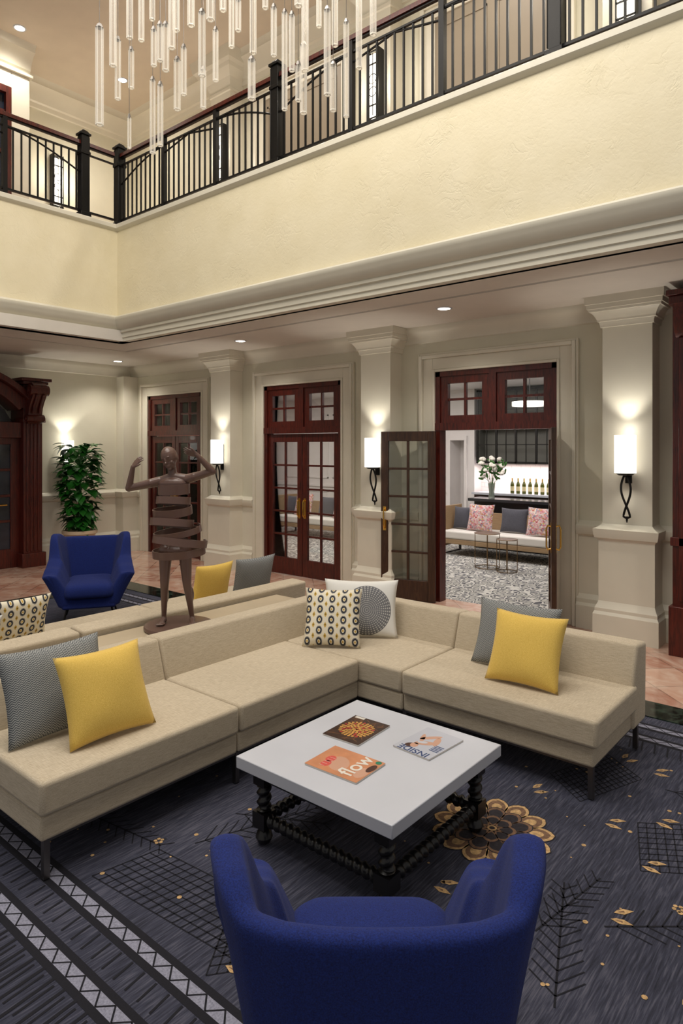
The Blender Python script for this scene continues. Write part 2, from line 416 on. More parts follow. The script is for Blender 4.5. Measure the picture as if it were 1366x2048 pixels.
def doorset(i, xc, mat, opened):
    e = bpy.data.objects.new('door_%d' % i, None); COL.objects.link(e); e.location = (xc, WY, 0); st(e)
    b = B(); f = HW
    b.box(-f, -f+.065, -.01, .13, 0, DH); b.box(f-.065, f, -.01, .13, 0, DH); b.box(-f, f, -.01, .13, DH-.06, DH)
    b.box(-f, f, -.02, .13, LH+.01, LH+.1); b.box(-.045, .045, -.01, .12, LH+.1, DH-.06)
    for sx in (-1, 1):
        x0, x1 = (-f+.065, -.045) if sx < 0 else (.045, f-.065)
        z0, z1 = LH+.1, DH-.06; m = .1
        b.box(x0, x0+m, .01, .07, z0, z1); b.box(x1-m, x1, .01, .07, z0, z1); b.box(x0+m, x1-m, .01, .07, z0, z0+.09); b.box(x0+m, x1-m, .01, .07, z1-.09, z1)
        xm = (x0+x1)/2; zm = (z0+z1)/2
        b.box(xm-.014, xm+.014, .02, .06, z0+.09, z1-.09); b.box(x0+m, x1-m, .021, .059, zm-.014, zm+.014)
    b.obj('door_frame', wood_m, e)
    B().box(-f+.06, f-.06, .037, .043, LH+.1, DH-.06).obj('transom_glass', glass_m, e)
    if opened:
        leaf(e, (-.72, -.09, 0), radians(197), mat); leaf(e, (.73, -.09, 0), radians(-65), mat)
    else:
        leaf(e, (-.705, .04, 0), 0, mat); leaf(e, (.705, .04, 0), pi, mat)
doorset(1, DC[0], walnut_m, True)
doorset(2, DC[1], wood_m, False)
doorset(3, DC[2], wood_m, False)

# wooden portal on the left wall
e = bpy.data.objects.new('door_4', None); COL.objects.link(e); st(e)
b = B()
b.box(-11.05, -10.6, 4.82, 5.12, 0, 2.75); b.box(-11.05, -10.55, 4.78, 5.16, 0, .22)
for k in range(4): b.box(-10.6, -10.585, 4.86+k*.06, 4.89+k*.06, .25, 2.3)
b.box(-11.05, -10.55, 4.79, 5.15, 2.3, 2.36)
b.box(-11.05, -10.66, 3.0, 4.82, 2.05, 2.3)
b.box(-11.05, -10.66, 3.0, 3.14, 0, 2.3)
for (r0, r1, xf) in ((1.25, 1.42, -10.62), (1.42, 1.50, -10.5)):
    A = [radians(38+k*(104/16)) for k in range(17)]; cy, cz = 3.6, 1.72
    b.rings([[(x, cy+r*cos(a)*1.18, cz+r*sin(a)) for x, r in ((-11.05, r0), (xf, r0), (xf, r1), (-11.05, r1))] for a in A])
b.box(-11.05, -10.48, 4.74, 5.22, 2.95, 3.0); b.box(-11.05, -10.52, 4.78, 5.18, 2.9, 2.95); b.box(-11.05, -10.6, 4.82, 5.12, 2.74, 2.9)
b.obj('door_surround', wood_m, e, bevel=.006)
b = B()
prof = [(-10.6, 2.28), (-10.55, 2.28), (-10.50, 2.34), (-10.52, 2.42), (-10.50, 2.52), (-10.44, 2.62), (-10.38, 2.7), (-10.34, 2.8), (-10.36, 2.88), (-10.42, 2.92), (-10.6, 2.92)]
b.prism(prof, 'Y', 4.86, 5.08)
b.cyl((-10.42, 4.82, 2.80), (-10.42, 5.12, 2.80), .085, n=24); b.cyl((-10.42, 4.80, 2.80), (-10.42, 5.14, 2.80), .04, n=16); b.cyl((-10.54, 4.83, 2.36), (-10.54, 5.11, 2.36), .06, n=16); b.cyl((-10.54, 4.81, 2.36), (-10.54, 5.13, 2.36), .028, n=12)
for yy in (4.92, 5.02):
    b.tube([(-10.48, yy, 2.44), (-10.46, yy, 2.55), (-10.40, yy, 2.64), (-10.345, yy, 2.73)], .02, 8)
b.obj('corbel', wood_m, e, bevel=.004)
b = B()
b.box(-10.8, -10.74, 4.68, 4.82, 0, 2.05); b.box(-10.8, -10.74, 3.14, 3.3, 0, 2.05); b.box(-10.8, -10.74, 3.3, 4.68, 1.95, 2.05); b.box(-10.8, -10.74, 3.3, 4.68, 0, .3)
for z in (.72, 1.12, 1.53): b.box(-10.79, -10.75, 3.3, 4.68, z, z+.04)
for y in (3.65, 4.0, 4.34): b.box(-10.79, -10.75, y, y+.03, .3, 1.95)
b.obj('door_leaf', wood_m, e, bevel=.004)
b = B(); b.box(-10.775, -10.765, 3.3, 4.68, .3, 1.95)
b.rings([[(x, 3.6, 2.3), (x, 4.72, 2.3), (x, 4.6, 2.5), (x, 4.3, 2.75), (x, 3.9, 2.93), (x, 3.6, 3.0)] for x in (-10.8, -10.78)])
b.obj('door_glass', darkglass_m, e)
b = B(); b.cyl((-10.68, 3.4, 1.0), (-10.68, 4.6, 1.0), .014); b.cyl((-10.75, 4.55, 1.0), (-10.68, 4.55, 1.0), .012)
b.obj('push_bar', brass_m, e)
# wooden portal right
b = B()
b.box(-1.595, -1.2, 6.62, WY, .0, 3.25); b.box(-1.62, -1.1, 6.58, WY, 0, .45); b.box(-1.61, -1.1, 6.6, WY, 1.0, 1.08)
for k in range(3): b.box(-1.54+k*.1, -1.49+k*.1, 6.6, 6.63, .5, 2.9)
b.box(-1.615, 2.4, 6.57, WY, 3.2, 3.28); b.box(-1.63, 2.4, 6.53, WY, 3.28, 3.33)
b.box(-1.2, 2.4, 6.75, WY, 2.6, 3.2)
b.prism([(6.62, 2.9), (6.57, 2.95), (6.54, 3.1), (6.50, 3.2), (6.62, 3.2)], 'X', -1.57, -1.25)
st(b.obj('trim_%d' % n, wood_m, bevel=.006)); n += 1

# ------------------------------------------------------------ lounge beyond doors
st(B().box(-14, 1, WY+.2, 13.2, -.1, 0).obj('floor_lounge', lcarpet_m))
st(B().box(-14, 1, WY+.2, 13.2, 3.1, 3.2).obj('ceiling_lounge', white_wall_m))
st(B().box(-6.68, 1, 12.5, 12.7, 0, 3.1).obj('wall_lounge_back', subway_m))
b = B(); b.box(-14, -7.23, 12.2, 12.7, 0, 3.1); b.box(-6.90, -6.68, 12.2, 12.7, 0, 3.1); b.box(-7.23, -6.90, 12.2, 12.7, 2.05, 3.1); b.box(-7.23, -6.9, 12.6, 12.7, 0, 2.05)
for x0, x1 in ((-7.31, -7.23), (-6.90, -6.84)): b.box(x0, x1, 12.16, 12.2, 0, 2.05)
b.box(-7.31, -6.84, 12.16, 12.2, 2.05, 2.14)
b.box(-14, -7.31, 12.16, 12.2, .95, 1.0); b.box(-14, -7.31, 12.17, 12.2, 0, .15)
for k in range(6):
    x = -8.1-k*.8
    for zz0, zz1 in ((.25, .85), (1.15, 2.7)):
        b.box(x, x+.65, 12.18, 12.2, zz0, zz0+.03); b.box(x, x+.65, 12.18, 12.2, zz1-.03, zz1); b.box(x, x+.03, 12.18, 12.2, zz0, zz1); b.box(x+.62, x+.65, 12.18, 12.2, zz0, zz1)
st(b.obj('wall_lounge_left', white_wall_m))
st(B().box(-14.2, -14, WY, 13, 0, 3.1).obj('wall_lounge_end', M('dusty_rose_paint', c(196, 134, 120), .6)))
st(B().box(1, 1.2, WY, 13, 0, 3.1).obj('wall_lounge_right', white_wall_m))
e = thing('back_counter', 'white back bar counter against the tiled wall', 'counter', (-4.4, 12.2, 0))
B().box(-2.2, 2.0, -.15, .29, 0, .95).obj('cabinet_base', M('dark_cabinet', c(60, 34, 28), .4), e)
B().box(-2.24, 2.0, -.2, .295, .955, 1.0).obj('countertop', white_m, e, bevel=.004)
e = thing('bar_counter', 'dark bar counter with black stone top', 'counter', (-4.4, 11.5, 0))
B().box(-1.8, 2.0, -.18, .18, 0, .88).obj('bar_body', blackw_m, e)
B().box(-1.9, 2.0, -.25, .22, .885, .94).obj('bar_top', M('black_stone', c(40, 40, 44), .2), e, bevel=.004)
e = thing('wall_cabinet', 'black framed glass fronted wall cabinets above the bar', 'cabinet', (-4.4, 12.3, 0))
b = B(); b.box(-2.2, 2, .15, .195, 1.6, 3.05); b.box(-2.2, 2, -.1, .15, 1.58, 1.62); b.box(-2.2, 2, -.1, .15, 2.3, 2.33); b.box(-2.2, 2, -.1, .15, 3.02, 3.06)
b.box(-2.2, -2.17, -.1, .15, 1.62, 3.02)
b.obj('cabinet_body', M('grey_cabinet', c(104, 104, 98), .4), e)
b = B()
for k in range(11):
    x = -2.2+k*.42; b.box(x-.02, x+.02, -.13, -.1, 1.58, 3.06)
    if k < 10: b.box(x+.2, x+.215, -.12, -.105, 1.62, 3.02)
for z in (1.58, 2.28, 3.02): b.box(-2.2, 2, -.13, -.1, z, z+.04)
for z in (1.95, 2.65): b.box(-2.2, 2, -.12, -.105, z, z+.015)
b.obj('cabinet_door', blackw_m, e)
wine_m = M('green_bottle_glass', c(92, 96, 40), .1); lab_m = M('cream_label', c(226, 214, 170), .6); gold_m = M('gold_foil', c(206, 168, 90), .35, .5)
bt = thing('wine_bottle', 'green wine bottle with cream label and gold foil', 'bottle', (-5.82, 12.15, 1.002), group='wine bottles on the back counter')
B().lathe([(.01, 0), (.036, 0), (.038, .01), (.038, .17), (.03, .2), (.014, .235), (.0135, .26)], 16).obj('bottle_body', wine_m, bt)
B().lathe([(.0385, .05), (.039, .05), (.039, .14), (.0385, .14)], 16).obj('bottle_label', lab_m, bt)
B().lathe([(.0145, .225), (.0145, .30), (.01, .302)], 12).obj('bottle_foil', gold_m, bt)
for k in range(1, 7): copy_thing(bt, (-5.82+.123*k, 12.15, 1.002))
e = thing('flower_vase', 'glass vase with white roses and green stems on the bar', 'vase', (-5.93, 11.5, .941))
B().lathe([(.02, 0), (.06, 0), (.05, .12), (.07, .28), (.065, .28), (.045, .12), (.05, .02), (.02, .015)], 20).obj('vase', M('vase_glass', c(190, 200, 190), .05, Transmission_Weight=.8), e)
b = B(); leafm = M('leaf_green', c(44, 92, 30), .4, var=.4, vs=8); flm = M('white_petals', c(236, 232, 222), .7)
random.seed(3)
tips = []
for k in range(16):
    a = random.uniform(0, 2*pi); r = random.uniform(.03, .26); z = random.uniform(.38, .78)
    tips.append((r*cos(a), r*sin(a)*.6, z)); b.tube([(0, 0, .05), (r*cos(a)*.3, 0, .3), tips[-1]], .004, 5)
for k in range(44):
    t = random.choice(tips); o = Vector(t)+Vector((random.uniform(-.08, .08), random.uniform(-.05, .05), random.uniform(-.16, .04)))
    b.ell(o, (.06, .006, .022), 8, rot=Matrix.Rotation(random.uniform(0, 6), 3, 'Y'))
b.obj('stems', leafm, e)
b = B()
for t in tips[:12]:
    for q in range(3): b.ell(Vector(t)+Vector((random.uniform(-.03, .03), random.uniform(-.03, .03), random.uniform(-.02, .02))), (.045, .045, .035), 10)
b.obj('blossoms', flm, e)
oak_m = M('light_oak', c(156, 130, 98), .5, var=.15, stretch=(1, 12, 12))
def daybed(x, y):
    e = thing('lounge_daybed', 'oak framed daybed with white seat cushion', 'sofa', (x, y, 0))
    b = B(); b.box(-1.25, -1.21, -.36, .36, .14, .85); b.box(1.21, 1.25, -.36, .36, .14, .85); b.box(-1.21, 1.21, -.36, .36, .2, .28); b.box(-1.21, 1.21, .32, .36, .28, .72)
    b.obj('frame', oak_m, e, bevel=.006)
    for x in (-1.23, 1.2):
        b = B()
        b.prism([(-.34, 0), (.34, 0), (.34, .14), (.31, .14), (.31, .02), (-.31, .02), (-.31, .14), (-.34, .14)], 'X', x-.015, x+.02)
        b.obj('sled_leg', blackw_m, e)
    B().box(-1.2, 1.2, -.36, .3, .285, .43).obj('seat_cushion', M('white_upholstery', c(220, 216, 210), .9), e, bevel=.03, segs=3)
daybed(-5.05, 10.6); daybed(-9.3, 10.6)
for (x, y, r, z) in ((-5.0, 9.55, .2, .55), (-4.6, 9.42, .16, .5)):
    e = thing('side_table', 'round bronze wire side table with slim legs', 'side table', (x, y, 0), group='wire side tables')
    B().lathe([(.01, z-.012), (r, z-.012), (r+.005, z-.006), (r, z), (.01, z)], 28).obj('table_top', M('bronze_top', c(110, 90, 70), .35, .7), e)
    b = B()
    for k in range(4):
        a = k*pi/2+.5; b.cyl((r*.95*cos(a), r*.95*sin(a), .0), (r*.95*cos(a), r*.95*sin(a), z-.012), .006, n=8)
    b.tube([(r*.95*cos(t*pi/12), r*.95*sin(t*pi/12), .008) for t in range(24)], .006, 6, closed=True)
    b.obj('leg_frame', dbrass_m, e)
e = thing('pendant_lamp', 'white drum pendant lamp hanging from the ceiling', 'lamp', (-4.45, 9.9, 2.55))
B().lathe([(.25, 0), (.27, 0), (.27, .07), (.25, .07)], 32).obj('lamp_shade', pend_m, e)
B().cyl((0, 0, .05), (0, 0, .55), .008).obj('pendant_stem', iron_m, e)

# ------------------------------------------------------------ pillows
def pillow(name, loc, w, h, t, yaw, lean, mat, label, group=None, roll=0):
    b = B(); n = 22
    sd = random.random()*10
    def P(u, v, s):
        k = max(0, (1-u**4))*max(0, (1-v**4)); th = t/2*(k**.5)*(.75+.25*(1-u*u)*(1-v*v))
        x = w/2*u*(1-.08*(1-v*v)*abs(u)); z = h/2*v*(1-.08*(1-u*u)*abs(v))
        th += .004*sin(4*u+sd)*sin(3.3*v+sd*2)*k
        return (x, s*th, z+h/2)
    vs = []; fs = []
    for s in (-1, 1):
        for j in range(n+1):
            for i in range(n+1):
                vs.append(P(-1+2*i/n, -1+2*j/n, s))
    m = (n+1)**2
    for j in range(n):
        for i in range(n):
            a = j*(n+1)+i; q = (a, a+1, a+n+2, a+n+1)
            fs.append(q); fs.append(tuple(x+m for x in q[::-1]))
    b.add(vs, fs)
    o = b.obj(name, mat, None, loc, (-radians(lean), radians(roll), radians(yaw)), smooth=75)
    bm = bmesh.new(); bm.from_mesh(o.data); bmesh.ops.remove_doubles(bm, verts=bm.verts, dist=.0008); bmesh.ops.recalc_face_normals(bm, faces=bm.faces)
    for f in bm.faces: f.smooth = True
    bm.to_mesh(o.data); bm.free()
    tag(o, label, 'pillow', group); return o
SZ = .445
pillow('throw_pillow', (-3.26, 1.69, SZ), .56, .46, .14, 90, 22, herring_m, 'grey herringbone throw pillow behind a yellow one')
pillow('throw_pillow', (-3.02, 1.83, SZ), .47, .45, .15, 88, 24, yellow_m, 'yellow linen throw pillow leaning on a grey pillow')
pillow('throw_pillow', (-3.17, 3.66, SZ), .43, .43, .14, 33, 22, ikat_m, 'cream throw pillow with black and yellow ikat print')
pillow('throw_pillow', (-3.17, 4.0, SZ), .58, .44, .13, 34, 18, medal_m, 'white throw pillow with a grey medallion print')
pillow('throw_pillow', (-1.95, 4.04, SZ), .58, .44, .14, 0, 20, herring_m, 'grey herringbone throw pillow behind a yellow one')
pillow('throw_pillow', (-1.77, 3.80, SZ), .47, .45, .15, 2, 24, yellow_m, 'yellow linen throw pillow leaning on a grey pillow')
pillow('throw_pillow', (-4.95, 3.96, .422), .44, .42, .12, -90, 14, yellow_m, 'yellow linen throw pillow on the far sofa')
pillow('throw_pillow', (-4.92, 4.46, .422), .5, .42, .12, -92, 12, herring_m, 'grey herringbone throw pillow on the far sofa')
pillow('throw_pillow', (-5.2, 2.3, .422), .46, .36, .12, -90, 18, ikat_m, 'cream throw pillow with ikat print on the far sofa')
pillow('throw_pillow', (-4.95, 1.86, .422), .42, .30, .12, -90, 14, medal2_m, 'grey medallion throw pillow on the far sofa')
for dx in (0, -4.25):
    pillow('throw_pillow', (-6.02+dx, 10.55, .44), .38, .4, .13, 0, 10, dgrey_m, 'charcoal throw pillow on the daybed', 'pillows on the daybed')
    pillow('throw_pillow', (-5.63+dx, 10.45, .44), .5, .48, .14, 0, 14, floral_m, 'pink floral throw pillow on the daybed', 'pillows on the daybed')
    pillow('throw_pillow', (-5.06+dx, 10.6, .44), .5, .42, .13, 0, 10, dgrey_m, 'charcoal throw pillow on the daybed', 'pillows on the daybed')
    pillow('throw_pillow', (-4.52+dx, 10.45, .44), .5, .48, .14, 0, 14, floral_m, 'pink floral throw pillow on the daybed', 'pillows on the daybed')

# ------------------------------------------------------------ main sectional sofa
def seatbox(name, e, x0, x1, y0, y1, z0, z1, bev=.022):
    return B().box(x0, x1, y0, y1, z0, z1).obj(name, linen_m, e, bevel=bev, segs=4)
e = thing('sectional_sofa', 'beige heathered linen L-shaped sectional sofa', 'sofa')
seatbox('seat_cushion', e, -3.60, -2.85, 1.37, 2.506, .285, .44)
seatbox('seat_cushion', e, -3.60, -2.85, 2.514, 3.586, .285, .44)
seatbox('seat_cushion', e, -3.60, -2.504, 3.592, 4.3, .285, .44)
seatbox('seat_cushion', e, -2.496, -1.23, 3.58, 4.3, .285, .44)
seatbox('sofa_base', e, -3.70, -2.87, 1.38, 2.505, .17, .283, .015)
seatbox('sofa_base', e, -3.70, -2.87, 2.51, 3.6, .17, .283, .015)
seatbox('sofa_base', e, -3.70, -2.505, 3.602, 4.45, .17, .283, .015)
seatbox('sofa_base', e, -2.50, -1.26, 3.61, 4.45, .17, .283, .015)
bp = [(0, .17), (.02, .66), (-.17, .68), (-.25, .44), (-.25, .17)]
def backrun(e, axis, a, b_, out, sgn, top=0.0, name='backrest'):
    poly = [(out+sgn*o, z+(top if z > .5 else 0)) for o, z in bp]
    return B().prism(poly, axis, a, b_).obj(name, linen_m, e, bevel=.022, segs=4)
backrun(e, 'Y', 1.36, 2.508, -3.80, -1); backrun(e, 'Y', 2.512, 4.29, -3.80, -1)
backrun(e, 'X', -3.80, -2.504, 4.50, 1); backrun(e, 'X', -2.50, -1.24, 4.50, 1)
for (x, y) in ((-2.89, 1.41), (-3.7, 1.41), (-2.89, 2.51), (-3.7, 2.51), (-3.7, 4.4), (-2.5, 3.64), (-2.5, 4.42), (-1.28, 3.63), (-1.28, 4.42), (-2.89, 3.64)):
    B().box(x-.014, x+.014, y-.014, y+.014, 0.0, .172).obj('leg', steel_m, e)
b = B(); b.box(-2.9, -2.88, 1.4, 3.64, .16, .175); b.box(-2.9, -1.27, 3.62, 3.64, .16, .175); b.box(-3.7, -2.88, 1.4, 1.42, .16, .175); b.box(-1.29, -1.27, 3.62, 4.43, .16, .175)
b.obj('metal_rail', steel_m, e)
e = thing('sectional_sofa', 'beige linen sofa facing away, back to back', 'sofa')
for y0, y1 in ((2.43, 3.57), (3.58, 4.73)):
    seatbox('seat_cushion', e, -5.5, -4.72, y0, y1, .27, .42); seatbox('sofa_base', e, -5.48, -4.55, y0, y1, .16, .268, .015)
seatbox('seat_cushion', e, -5.5, -4.72, .9, 2.41, .27, .42); seatbox('sofa_base', e, -5.48, -4.55, .9, 2.41, .16, .268, .015)
bp = [(0, .16), (.02, .60), (-.17, .61), (-.25, .42), (-.25, .16)]
def back2(a, b_): return B().prism([(-4.44+o, z) for o, z in bp], 'Y', a, b_).obj('backrest', linen_m, e, bevel=.022, segs=4)
back2(2.43, 4.74); back2(.9, 2.41)
for (x, y) in ((-5.45, 4.69), (-4.6, 4.69), (-5.45, 2.5), (-4.6, 2.5), (-5.45, 1.0), (-4.6, 1.0)):
    B().box(x-.014, x+.014, y-.014, y+.014, 0, .162).obj('leg', steel_m, e)
e = tag(B().box(-4.39, -3.84, 1.9, 4.3, 0, .55).obj('display_plinth', M('beige_lacquer', c(190, 174, 148), .35, var=.06, vs=3), bevel=.006), 'long beige plinth between the two sofas', 'plinth')

# ------------------------------------------------------------ wing chairs
def interp(tab, a):
    for i in range(len(tab)-1):
        if a <= tab[i+1][0]:
            t = (a-tab[i][0])/(tab[i+1][0]-tab[i][0]); t = t*t*(3-2*t) if len(tab[i]) == 2 else t
            return [p+(q-p)*t for p, q in zip(tab[i][1:], tab[i+1][1:])]
    return list(tab[-1][1:])
topP = [(0, 0, .365), (.1, .12, .363), (.2, .225, .35), (.3, .315, .31), (.38, .365, .25), (.46, .40, .17), (.54, .422, .09), (.64, .43, -.01), (.8, .45, -.18), (1, .47, -.36)]
botP = [(0, 0, .27), (.1, .09, .268), (.2, .165, .26), (.3, .23, .23), (.38, .265, .18), (.46, .28, .12), (.54, .29, .06), (.64, .295, -.01), (.8, .30, -.16), (1, .30, -.34)]
ztp = [(0, .865), (.28, .87), (.43, .92), (.53, .93), (.58, .90), (.68, .68), (.84, .61), (1, .55)]
def wing_chair(loc, yaw, label):
    e = thing('wing_chair', label, 'armchair', loc, (0, 0, yaw))
    NS, NT = 60, 10
    def surf(s, t):
        a = abs(2*s-1); sg = -1 if s < .5 else 1
        T = interp([(p[0], p[1], p[2], 0) for p in topP], a); Bt = interp([(p[0], p[1], p[2], 0) for p in botP], a); zt = interp(ztp, a)[0]
        k = t**1.15
        x = (Bt[0]+(T[0]-Bt[0])*k)*sg; y = Bt[1]+(T[1]-Bt[1])*k
        return Vector((x, y, .2+(zt-.2)*t))
    def nrm(s, t):
        d = surf(min(1, s+.03), t)-surf(max(0, s-.03), t); u = surf(s, min(1, t+.02))-surf(s, max(0, t-.02))
        nn = d.cross(u); nn.normalize(); return nn
    b = B(); rings = []
    for i in range(NS+1):
        s = i/NS; a = abs(2*s-1)
        th = .066+.02*max(0, min(1, (a-.3)/.15))+.09*max(0, min(1, (a-.58)/.12))
        o = [surf(s, j/NT) for j in range(NT+1)]; nn = [nrm(s, j/NT) for j in range(NT+1)]
        cen = Vector((0, -.05, 0))
        for j in range(NT+1):
            q = Vector((nn[j].x, nn[j].y, 0)); toC = cen-Vector((o[j].x, o[j].y, 0))
            if a > .6: toC = Vector((-o[j].x, 0, 0))
            if q.dot(toC) < 0: nn[j] = -nn[j]
        inn = [o[j]+Vector((nn[j].x, nn[j].y, nn[j].z*.2))*th for j in range(NT+1)]
        outer = o[:]
        topm = (o[-1]+inn[-1])/2+Vector((0, 0, .013))
        outer[-1] = o[-1]-Vector((0, 0, .008)); inn[-1] = inn[-1]-Vector((0, 0, .008))
        t1 = o[-1]*.86+inn[-1]*.14+Vector((0, 0, .009)); t2 = o[-1]*.14+inn[-1]*.86+Vector((0, 0, .009))
        rings.append(outer+[t1, topm, t2]+inn[::-1])
    def shrink(r, k, dy):
        mid = [(r[j]+r[len(r)-1-j])/2 for j in range(len(r))]
        return [mid[j]+(r[j]-mid[j])*k+Vector((0, dy, 0)) for j in range(len(r))]
    r0, r1 = rings[0], rings[-1]
    rings = [shrink(r0, .15, -.04), shrink(r0, .6, -.032), shrink(r0, .88, -.018)]+rings+[shrink(r1, .88, -.018), shrink(r1, .6, -.032), shrink(r1, .15, -.04)]
    b.rings(rings)
    b.obj('chair_shell', blue_m, e, smooth=60, sub=1)
    b = B()
    def rr(w, y0, y1, z, rc, n=6):
        out = []
        for cx, cy, a0 in ((w-rc, y1-rc, 0), (-w+rc, y1-rc, 90), (-w+rc, y0+rc, 180), (w-rc, y0+rc, 270)):
            for k in range(n+1):
                a = radians(a0+90*k/n); out.append((cx+rc*cos(a), cy+rc*sin(a), z))
        return out
    b.rings([rr(.235, -.42, .21, .30, .07), rr(.255, -.44, .23, .32, .09), rr(.26, -.45, .235, .38, .1), rr(.25, -.44, .225, .43, .1), rr(.215, -.40, .19, .458, .09), rr(.14, -.3, .1, .472, .07), rr(.06, -.15, 0, .476, .04)])
    b.obj('seat_cushion', blue_m, e, smooth=60, sub=1)
    B().box(-.27, .27, -.38, .24, .19, .30).obj('seat_base', blue_m, e, bevel=.02)
    for sx in (-1, 1):
        for yy in (-.3, .2):
            B().cyl((sx*.22, yy, .2), (sx*.27, yy*1.18, 0), .012, .009, 10).obj('leg', iron_m, e)
    return e
wing_chair((-6.9, 3.88, 0), radians(58), 'navy blue upholstered wing chair beside the far sofa')
wing_chair((-1.05, 1.39, 0), radians(220), 'navy blue upholstered wing chair facing the coffee table')

# ------------------------------------------------------------ coffee table
e = thing('coffee_table', 'square coffee table with white top and black barley-twist base', 'coffee table', (-1.98, 2.585, 0))
B().box(-.46, .46, -.465, .465, .362, .42).obj('table_top', white_m, e, bevel=.004)
b = B(); b.box(-.38, .38, -.385, -.35, .30, .361); b.box(-.38, .38, .35, .385, .30, .361); b.box(-.385, -.35, -.38, .38, .30, .361); b.box(.35, .385, -.38, .38, .30, .361)
b.obj('apron', blackw_m, e)
def twist(b, p, q, r, turns):
    p = Vector(p); q = Vector(q); d = q-p; L = d.length; d.normalize(); a = d.orthogonal().normalized(); bb = d.cross(a); R = []
    N = int(L/.005)
    for i in range(N+1):
        t = i/N; R.append([p+d*L*t+(a*cos(2*pi*k/14)+bb*sin(2*pi*k/14))*(r*(1+.2*cos(2*pi*k/14-2*pi*turns*t))) for k in range(14)])
    b.rings(R)
for sx in (-1, 1):
    for sy in (-1, 1):
        x, y = sx*.365, sy*.37; b = B()
        b.lathe([(.012, 0), (.03, .004), (.042, .03), (.034, .055), (.024, .065), (.024, .08)], 18, (x, y, 0))
        b.box(x-.04, x+.04, y-.04, y+.04, .08, .155)
        b.lathe([(.024, .155), (.036, .162), (.024, .17), (.024, .177)], 18, (x, y, 0))
        twist(b, (x, y, .172), (x, y, .272), .031, 2.2)
        b.lathe([(.024, .268), (.036, .275), (.026, .285)], 18, (x, y, 0))
        b.box(x-.037, x+.037, y-.037, y+.037, .283, .362)
        b.obj('leg', blackw_m, e)
for (p, q) in (((-.33, -.37, .117), (.33, -.37, .117)), ((-.33, .37, .117), (.33, .37, .117)), ((-.365, -.335, .117), (-.365, .335, .117)), ((.365, -.335, .117), (.365, .335, .117))):
    b = B(); twist(b, p, q, .027, 15); b.obj('stretcher', blackw_m, e)

# magazines
def text(parent, s, size, loc, rotz, mat, name='cover_title', squash=1.0):
    cu = bpy.data.curves.new('t', 'FONT'); cu.body = s; cu.size = size; cu.align_x = 'CENTER'; cu.align_y = 'CENTER'; cu.extrude = .0002; cu.offset = size*.012
    to = bpy.data.objects.new('t', cu); COL.objects.link(to)
    dg = bpy.context.evaluated_depsgraph_get(); me = bpy.data.meshes.new_from_object(to.evaluated_get(dg)); bpy.data.objects.remove(to)
    me.materials.clear(); me.materials.append(mat)
    o = bpy.data.objects.new(name, me); COL.objects.link(o); o.parent = parent; o.location = loc; o.rotation_euler = (0, 0, rotz); o.scale = (squash, 1, 1); return o
paper = M('paper_edges', c(220, 214, 204), .7)
def flat(b, pts, z, mi): b.add([(x, y, z) for x, y in pts], [tuple(range(len(pts)))], mi)
def blob(b, cx, cy, rx, ry, z, mi, rot=0, n=20): flat(b, [(cx+rx*cos(2*pi*k/n)*cos(rot)-ry*sin(2*pi*k/n)*sin(rot), cy+rx*cos(2*pi*k/n)*sin(rot)+ry*sin(2*pi*k/n)*cos(rot)) for k in range(n)], z, mi)
TZ = .421
def mag(label, loc, rotz, w, h, mats, paint):
    e = thing('magazine', label, 'magazine', loc, (0, 0, rotz))
    B().box(-w/2+.001, w/2-.001, -h/2+.001, h/2-.001, 0, .007).obj('pages', paper, e)
    b = B(); b.box(-w/2, w/2, -h/2, h/2, .0072, .0082, 0); paint(b, w, h); b.obj('cover', mats, e, smooth=0); return e
mb = M('cover_dark_brown', c(52, 26, 16), .35, var=.5, vs=30); mg = M('cover_gold', c(196, 144, 70), .35, var=.25, vs=40); mr = M('cover_red', c(170, 50, 40), .3); mbr = M('cover_branch', c(120, 78, 44), .4)
def p1(b, w, h):
    random.seed(5)
    for k in range(70):
        cx, cy = random.uniform(-.09, .09), random.uniform(-.12, .12)
        blob(b, cx, cy, .022, .0022, .0084, 4, random.uniform(0, 3))
    for ring, nn in ((.086, 26), (.07, 22), (.054, 18), (.038, 13), (.02, 8), (.004, 3)):
        for k in range(nn):
            a = 2*pi*k/nn; blob(b, ring*cos(a), ring*sin(a), .0095, .0075, .0086+.0001*(ring < .04), 1 if (k+int(ring*100)) % 5 else 2, a)
    flat(b, [(-.1, .12), (-.04, .12), (-.04, .14), (-.1, .14)], .0086, 3)
mag('magazine with gold jewellery on a dark brown cover', (-2.17, 2.71, TZ), radians(3), .225, .29, [mb, mg, mr, paper, mbr], p1)
mw = M('cover_pale', c(186, 189, 200), .35); msk = M('cover_skin', c(200, 154, 130), .35); mhair = M('cover_hair', c(70, 36, 26), .4); mblue = M('cover_blue_ink', c(24, 56, 110), .4)
def p2(b, w, h):
    blob(b, .035, .07, .020, .026, .0085, 1, .3); blob(b, .05, .08, .03, .022, .0083, 2, .8)
    blob(b, .005, .02, .055, .022, .0085, 1, .6); blob(b, -.03, -.03, .05, .017, .0084, 1, 1.9); blob(b, .02, -.05, .06, .016, .0084, 1, .9); blob(b, .05, -.02, .05, .012, .0084, 1, 2.0)
    blob(b, .02, .02, .026, .012, .0087, 3, .5)
    for k in range(5): flat(b, [(-.1, .06-k*.014), (-.05, .06-k*.014), (-.05, .067-k*.014), (-.1, .067-k*.014)], .0086, 4)
m2 = mag('magazine with a posing woman on a pale cover', (-1.80, 2.82, TZ), radians(176), .22, .29, [mw, msk, mhair, white_m, mblue], p2)
text(m2, 'INSIDE', .062, (0, .12, .0085), 0, mblue, squash=.95)
